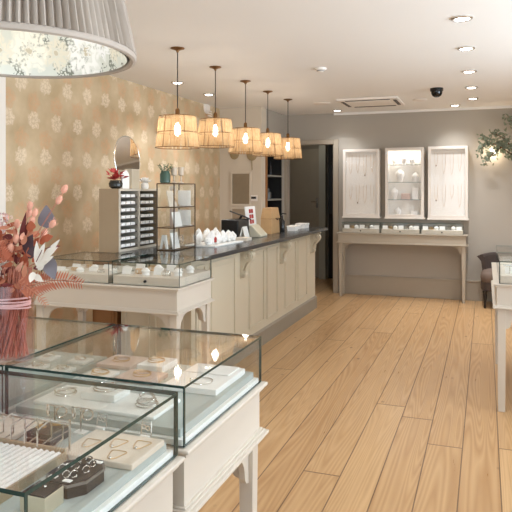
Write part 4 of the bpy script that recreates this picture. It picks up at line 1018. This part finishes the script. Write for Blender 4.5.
for k, (dx, dy) in enumerate(((-.024, -.012), (-.004, .008), (.016, -.028), (.026, -.002), (.002, -.034), (-.016, .032), (.022, .026), (.004, .040))):
    b = MB().ring((cx + dx, cy + dy, ZP + .034), .0068, .0015, tilt=pi / 2, rz=.9, n=18)
    b.ball((cx + dx, cy + dy, ZP + .0415), .002, 0, 8, 5)
    tag(b.build('ring', M['silver'], smooth=True), RL[k], 'ring', 'rings in the octagonal tray')
for k, (dx, dy, lb) in enumerate(((-.024, -.040, 'white price slip at the camera side corner of the octagonal tray'), (.014, -.046, 'white price slip at the camera side middle of the octagonal tray'), (-.026, .014, 'white price slip among the rings of the octagonal tray'), (.022, .046, 'white price slip at the far edge of the octagonal tray'))):
    b = MB().box(cx + dx - .009, cx + dx + .009, cy + dy - .005, cy + dy + .005, ZP + .028, ZP + .0295); tag(b.build('price_slip', M['white']), lb, 'price tag')
# dark pad box with pale metal side
t = thing('metal_pad_box', (-.795, .985, ZP - .001), 'pale metal box with dark pad and stud earrings in the closest case', 'box')
MB().box(-.808, -.752, .945, 1.0, ZP, ZP + .032).build('body', mat('champagne_metal', (206, 196, 172), .3, metal=.55), t, bevel=.001)
MB().box(-.806, -.754, .947, .998, ZP + .032, ZP + .035).build('pad', M['black'], t)
for x, y, lb in ((-.775, .975, 'tiny silver stud on the dark pad, farther from the ring rolls'), (-.79, .975, 'tiny silver stud on the dark pad, beside the ring rolls')):
    tag(MB().ball((x, y, ZP + .038), .003, 0, 10, 6).build('stud_earring', M['silver'], smooth=True), lb, 'earring')
# beige suede trays
tray(-.889, -.70, 1.16, 1.305, ZP, .014, 'beige', 'beige suede tray with gold necklaces beside the black octagonal tray')
tray(-1.20, -1.045, 1.14, 1.31, ZP, .014, 'beige', 'beige suede tray under the hexagon bangles in the closest case')
for k, (x, y, lb) in enumerate(((-.85, 1.23, 'gold necklace on the beige tray beside the earring stands'), (-.79, 1.25, 'gold necklace in the middle of the beige tray'), (-.735, 1.26, 'gold necklace on the beige tray beside the case side glass'), (-.76, 1.195, 'gold necklace on the beige tray near the octagonal tray'))):
    t = thing('fine_necklace', (x, y, ZP + .014), lb, 'necklace')
    MB().tube([(x + .018 * cos(a) * (1 + .12 * sin(3 * a)), y + .022 * sin(a) + .006 * cos(2 * a), ZP + .0155) for a in [2 * pi * i / 30 for i in range(30)]], .0009, 5, 0, True).build('chain', M['gold'], t)
    MB().ball((x, y - .026, ZP + .0165), .0035, 0, 8, 5).build('pendant', M['silver'], t, smooth=True)
# hoop earring T-stands
for x, y, lb in ((-1.003, 1.298, 'clear T-stand with hoop earrings beside the layered leather box'), (-.930, 1.303, 'clear T-stand with hoop earrings and a white base card')):
    t = thing('earring_stand', (x, y, ZP), lb, 'earring stand')
    MB().tube([(x, y, ZP), (x, y, ZP + .06)], .0022, 6).tube([(x - .026, y, ZP + .06), (x + .026, y, ZP + .06)], .0018, 6).build('stem', M['chrome'], t)
    MB().box(x - .015, x + .015, y - .012, y + .012, ZP, ZP + .003).build('base', M['white'], t)
    for s_, nm in ((-1, 'at the outer arm'), (1, 'at the inner arm')):
        b = MB().ring((x + s_ * .02, y, ZP + .046), .0125, .0026, tilt=pi / 2, rz=.7 * s_, n=18)
        tag(b.build('hoop_earring', M['silver'], smooth=True), 'silver hoop hanging %s of the %s' % (nm, 'T-stand beside the leather box' if x < -.97 else 'T-stand with white base card'), 'earring')
for x, y, lb in ((-.885, 1.325, 'clear earring card easel behind the beige tray, beside the T-stands'), (-.755, 1.315, 'clear earring card easel behind the beige tray, beside the case side glass')):
    t = thing('earring_easel', (x, y, ZP), lb, 'easel')
    b = MB()
    for s_ in (-1, 1): b.tube([(x + s_ * .014, y, ZP + .014), (x + s_ * .012, y + .004, ZP + .045)], .0018, 5)
    b.tube([(x - .012, y + .004, ZP + .04), (x + .012, y + .004, ZP + .04)], .0011, 5); b.tube([(x - .012, y, ZP + .014), (x + .012, y, ZP + .014)], .0011, 5)
    b.ring((x - .005, y, ZP + .032), .005, .0018, tilt=pi / 2); b.ring((x + .005, y, ZP + .03), .005, .0018, tilt=pi / 2)
    b.build('wire', M['silver'], t); MB().box(x - .011, x + .011, y - .010, y - .002, ZP, ZP + .014).build('card', M['white'], t)

# middle case contents
tray(-1.18, -.80, 1.432, 1.585, ZP, .010, 'white', 'long white board with three bracelets along the middle case front')
tray(-1.062, -.952, 1.486, 1.570, ZP + .010, .022, 'white', 'raised white block in the centre of the long bracelet board', 'block', 'display_block')
def bangle(x, y, z, r, label, m='silver', n=3):
    b = MB()
    for k in range(n): b.ring((x + rnd.uniform(-.003, .003), y + rnd.uniform(-.003, .003), z + .003 + .0045 * k), r - .002 * k, .0019 if m == 'silver' else .0013, tilt=.1 * k, rz=k * 2, sx=1.0, n=28)
    b.ball((x - r, y, z + .006), .004, 0, 8, 5); tag(b.build('bracelet', M[m], smooth=True), label, 'bracelet')
bangle(-1.13, 1.51, ZP + .010, .030, 'layered silver bracelet at the vase end of the long white board')
bangle(-1.007, 1.528, ZP + .032, .033, 'silver bracelet lying on the raised white block')
bangle(-.865, 1.51, ZP + .010, .030, 'layered silver bracelet near the side glass on the long white board', n=5)
tray(-.90, -.728, 1.665, 1.90, ZP, .018, 'white', 'thick white board with one thin bracelet along the side glass', bev=.002)
bangle(-.80, 1.72, ZP + .018, .034, 'single thin silver bracelet lying on the thick white board', n=1)
tray(-.895, -.745, 1.80, 1.895, ZP + .018, .004, 'whitefab', 'smaller white pad lying on the thick white board', 'pad', 'display_pad')
tray(-1.075, -.98, 1.81, 1.92, ZP, .022, 'white', 'low white box at the back middle of the bracelet case', 'box', 'white_box')
tray(-1.225, -1.095, 1.80, 1.925, ZP, .014, 'pink', 'blush leather tray at the back of the case beside the low white box')
tray(-1.08, -.945, 1.685, 1.785, ZP, .014, 'pink', 'blush leather tray between the long board and the low white box')
tray(-1.195, -1.105, 1.675, 1.76, ZP, .010, 'whitefab', 'small white pad between the vase and the blush trays', 'pad', 'display_pad')
for x, y, z, lb in ((-1.16, 1.86, .014, 'gold chain circle on the blush tray at the case back'), (-1.01, 1.735, .014, 'gold chain circle on the blush tray in the case middle'), (-1.03, 1.865, .022, 'gold chain circle on the low white box'), (-1.15, 1.715, .010, 'gold chain circle on the small white pad')):
    bangle(x, y, ZP + z, .028, lb, 'gold', 2)
# case behind the vase
for (a, b_, c, d, lb) in ((-1.43, -1.37, 1.69, 1.75, 'white square pad just behind the vase rim'), (-1.33, -1.265, 1.69, 1.75, 'white square pad beside the divider of the two middle cases'), (-1.345, -1.275, 1.80, 1.865, 'white square pad in the back row beside the divider'), (-1.47, -1.41, 1.80, 1.86, 'white square pad in the back row farther from the divider')):
    tray(a, b_, c, d, ZP, .01, 'white', lb, 'pad', 'display_pad')
    bangle((a + b_) / 2, (c + d) / 2, ZP + .01, .018, 'small silver ring band on the ' + lb.replace('white ', ''), 'silver', 2)

# counter-end cases, console cases, side table cases: pads and chains
def fill(x0, x1, y0, y1, z, n, where, h=.05, end='passage', row=None):
    for k in range(n):
        pl = ' %s from the %s, %s' % (ORD[k], end, (row + ' row, ') if row else '') + where
        f = (k + .5) / n; x = x0 + (x1 - x0) * f; y = y0 + (y1 - y0) * (.35 + .3 * (k % 2)); kind = k % 3
        if kind == 0:
            b = MB().box(x - .035, x + .035, y - .003, y + .003, z, z + h); b.rot(radians(-18), (x, y, z), 'X'); b.box(x - .035, x + .035, y - .003, y + .05, z, z + .004)
            tag(b.build('jewellery_pad', M['whitefab']), 'white upright pad' + pl, 'jewellery pad', 'upright pads in the ' + where)
        elif kind == 1:
            b = MB(); q = h * .35
            for j in range(4): b.ring((x + .01 * j - .01, y + .004 * j, z + q), q, .0022, tilt=pi / 2 - .2, rz=.5 * j, n=18)
            tag(b.build('bracelet', M['gold'] if k % 2 else M['silver'], smooth=True), ('gold' if k % 2 else 'silver') + ' bracelets' + pl, 'bracelet', 'bracelets in the ' + where)
        else:
            b = MB().lathe([(.030, 0), (.026, h * .3), (.034, h * .55), (.02, h * .85), (.01, h)], (x, y, z), 16, 0, 1, .7)
            tag(b.build('jewellery_bust', M['whitefab'], smooth=True), 'small white bust' + pl, 'bust', 'busts in the ' + where)
for yy in (3.70, 3.88): fill(-2.34, -1.89, yy, yy + .12, ZT + .055, 6, 'case in front of the counter', .05, 'wallpaper', 'front' if yy < 3.8 else 'rear')
for yy in (3.70, 3.88): fill(-2.88, -2.39, yy, yy + .12, ZT + .055, 6, 'case behind the fern frond', .03, 'wallpaper', 'front' if yy < 3.8 else 'rear')
for x0, x1, wh in ((-1.88, -1.39, 'console case beside the passage'), (-1.34, -.85, 'middle console case'), (-.80, -.29, 'console case beside the branch')):
    fill(x0, x1, 8.80, 8.93, .903 + .055, 7, wh)
fill(.11, 1.2, 4.6, 4.8, ZT + .055, 10, 'edge table case closer to the camera', .05, 'aisle'); fill(.11, 1.2, 5.3, 5.5, ZT + .055, 10, 'edge table case closer to the chair', .05, 'aisle')
t = thing('bracelet_stand', (.16, 4.72, ZT + .055), 'silver bar bracelet stand at the corner of the edge table case', 'stand')
MB().tube([(.16, 4.66, ZT + .055), (.16, 4.66, ZT + .11)], .003).tube([(.12, 4.66, ZT + .11), (.24, 4.66, ZT + .11)], .008, 10).build('bar', M['silver'], t)

# ------------------------------------------------------------------ small tub chair by the back wall
UP = mat('dark_brown_velvet', (74, 62, 56), .8, var=.2, scale=20)
DK = mat('black_stained_wood', (26, 20, 18), .4, var=.2)
t = thing('tub_chair', (.25, 8.72, 0), 'small dark upholstered chair with scrolled back and black turned legs', 'chair')
ccx, ccy = .25, 8.72
b = MB(); sh = []
for k in range(28):
    a = 2 * pi * k / 28; sh.append((ccx + .30 * (abs(cos(a)) ** .6) * (1 if cos(a) > 0 else -1), ccy + .28 * (abs(sin(a)) ** .6) * (1 if sin(a) > 0 else -1)))
b.prism(sh, 'z', .22, .33); b.build('seat_frame', UP, t, bevel=.012)
b = MB(); prof = ((1.0, .33), (1.02, .37), (1.0, .42), (.9, .455), (.6, .475), (.2, .48)); n = len(sh); vs = []; fs = []
for s_, z in prof: vs += [(ccx + (p[0] - ccx) * s_, ccy + (p[1] - ccy) * s_, z) for p in sh]
for j in range(len(prof) - 1):
    for i in range(n): fs.append((j * n + i, j * n + (i + 1) % n, (j + 1) * n + (i + 1) % n, (j + 1) * n + i))
fs += [tuple(range(n))[::-1], tuple(range((len(prof) - 1) * n, len(prof) * n))]
b.add(vs, fs); b.build('seat', mat('brown_seat_cloth', (112, 94, 82), .8, var=.15, scale=25), t, smooth=True)
b = MB(); vs = []; fs = []; K = 15; J = 8
for k in range(K):
    a = radians(20 + 140 * k / (K - 1))
    for s_ in (0, 1):
        for j in range(J):
            f = j / (J - 1); z = .40 + .25 * f * (.85 + .15 * sin(a)); rr = .24 + .03 * f + (.05 * max(0, f - .75) * 4 if s_ else 0) + (.05 if s_ else 0)
            vs.append((ccx + rr * 1.02 * cos(a), ccy + rr * sin(a) * .95, z))
W2 = 2 * J
for k in range(K - 1):
    for j in range(J - 1):
        a0 = k * W2 + j; fs += [(a0, a0 + 1, a0 + 1 + W2, a0 + W2), (a0 + J, a0 + J + W2, a0 + J + 1 + W2, a0 + J + 1)]
    e = k * W2; fs += [(e + J - 1, e + W2 - 1, e + W2 + W2 - 1, e + W2 + J - 1), (e, e + W2, e + W2 + J, e + J)]
fs += [tuple(range(0, J)) + tuple(range(2 * J - 1, J - 1, -1)), tuple((K - 1) * W2 + i for i in (list(range(0, J)) + list(range(2 * J - 1, J - 1, -1))))]
b.add(vs, fs); bk = b.build('backrest', UP, t, smooth=True)
MB().tube([(ccx + .315 * cos(radians(20 + 140 * k / 20)), ccy + .295 * sin(radians(20 + 140 * k / 20)), .40 + .25 * (.85 + .15 * sin(radians(20 + 140 * k / 20)))) for k in range(21)], .026, 10).build('scroll_roll', UP, bk, smooth=True)
for dx in (-.25, .25):
    for dy in (-.22, .22):
        MB().lathe([(.012, 0), (.015, .02), (.013, .06), (.02, .12), (.026, .17), (.022, .19), (.03, .205), (.03, .225)], (ccx + dx, ccy + dy, 0), 14).build('leg', DK, t, smooth=True)

# ------------------------------------------------------------------ leafy branch and its globe lamp
t = thing('leafy_branch', (.35, 8.85, 2.1), 'long leafy olive branch fixed high on the back wall', 'branch')
BK = mat('branch_bark', (120, 88, 60), .8, var=.2, scale=20)
br = [Vector(p) for p in ((.95, 8.99, 2.0), (.62, 8.94, 2.06), (.38, 8.88, 1.92), (.20, 8.86, 2.06), (.06, 8.84, 2.13), (-.06, 8.84, 2.20))]
subs = [br, [Vector(p) for p in ((.62, 8.94, 2.06), (.45, 8.84, 2.28), (.32, 8.80, 2.40), (.27, 8.80, 2.47))], [Vector(p) for p in ((.20, 8.86, 2.06), (.10, 8.80, 1.98), (.02, 8.78, 1.90), (.0, 8.78, 1.84))],
        [Vector(p) for p in ((.38, 8.88, 1.92), (.26, 8.80, 2.16), (.14, 8.76, 2.22), (.08, 8.76, 2.24))], [Vector(p) for p in ((.8, 8.9, 2.1), (.6, 8.8, 2.3), (.5, 8.8, 2.5))], [Vector(p) for p in ((.06, 8.84, 2.13), (-.03, 8.80, 2.06), (-.06, 8.78, 1.98))]]
b = MB()
for k, s_ in enumerate(subs): b.tube(s_, [.012 * (1 - .8 * i / (len(s_) - 1)) * (1 if k == 0 else .6) + .0015 for i in range(len(s_))], 6)
b.build('branch', BK, t, smooth=True)
G1 = mat('olive_leaf', (132, 142, 122), .6, var=.3, scale=12, trans=.25)
b = MB()
for s_ in subs:
    for i in range(len(s_) - 1):
        n_ = int((s_[i + 1] - s_[i]).length / .0036)
        for k in range(n_):
            p = s_[i].lerp(s_[i + 1], k / n_) + Vector((rnd.gauss(0, .03), rnd.gauss(0, .025), rnd.gauss(0, .03)))
            if i == 1 and s_ is br and k % 3: continue
            leafmesh(b, p, (rnd.gauss(0, 1), rnd.gauss(0, .7), rnd.gauss(0, 1)), (rnd.gauss(0, .6), -1, rnd.gauss(0, .6)), rnd.uniform(.035, .065), rnd.uniform(.018, .034), 0, .1, 3)
for v in b.v: v.y = min(v.y, YB - .004)
b.build('foliage', G1, t)
t = thing('globe_wall_lamp', (.10, YB, 2.0), 'small glowing globe lamp on the back wall behind the olive branch', 'wall light')
b = MB().lathe([(.04, 0), (.04, .012), (.012, .02), (.01, .05)], (0, 0, 0), 20); b.rot(pi / 2, (0, 0, 0), 'X')
for v in b.v: v += Vector((.10, YB, 2.0))
b.build('wall_mount', M['brass'], t, smooth=True)
MB().ball((.10, 8.955, 2.0), .035, 0, 16, 10).build('globe', M['bulb'], t, smooth=True)
point_light((.10, 8.955, 2.0), 4.5, (1, .80, .58), .03)
bpy.context.view_layer.update()
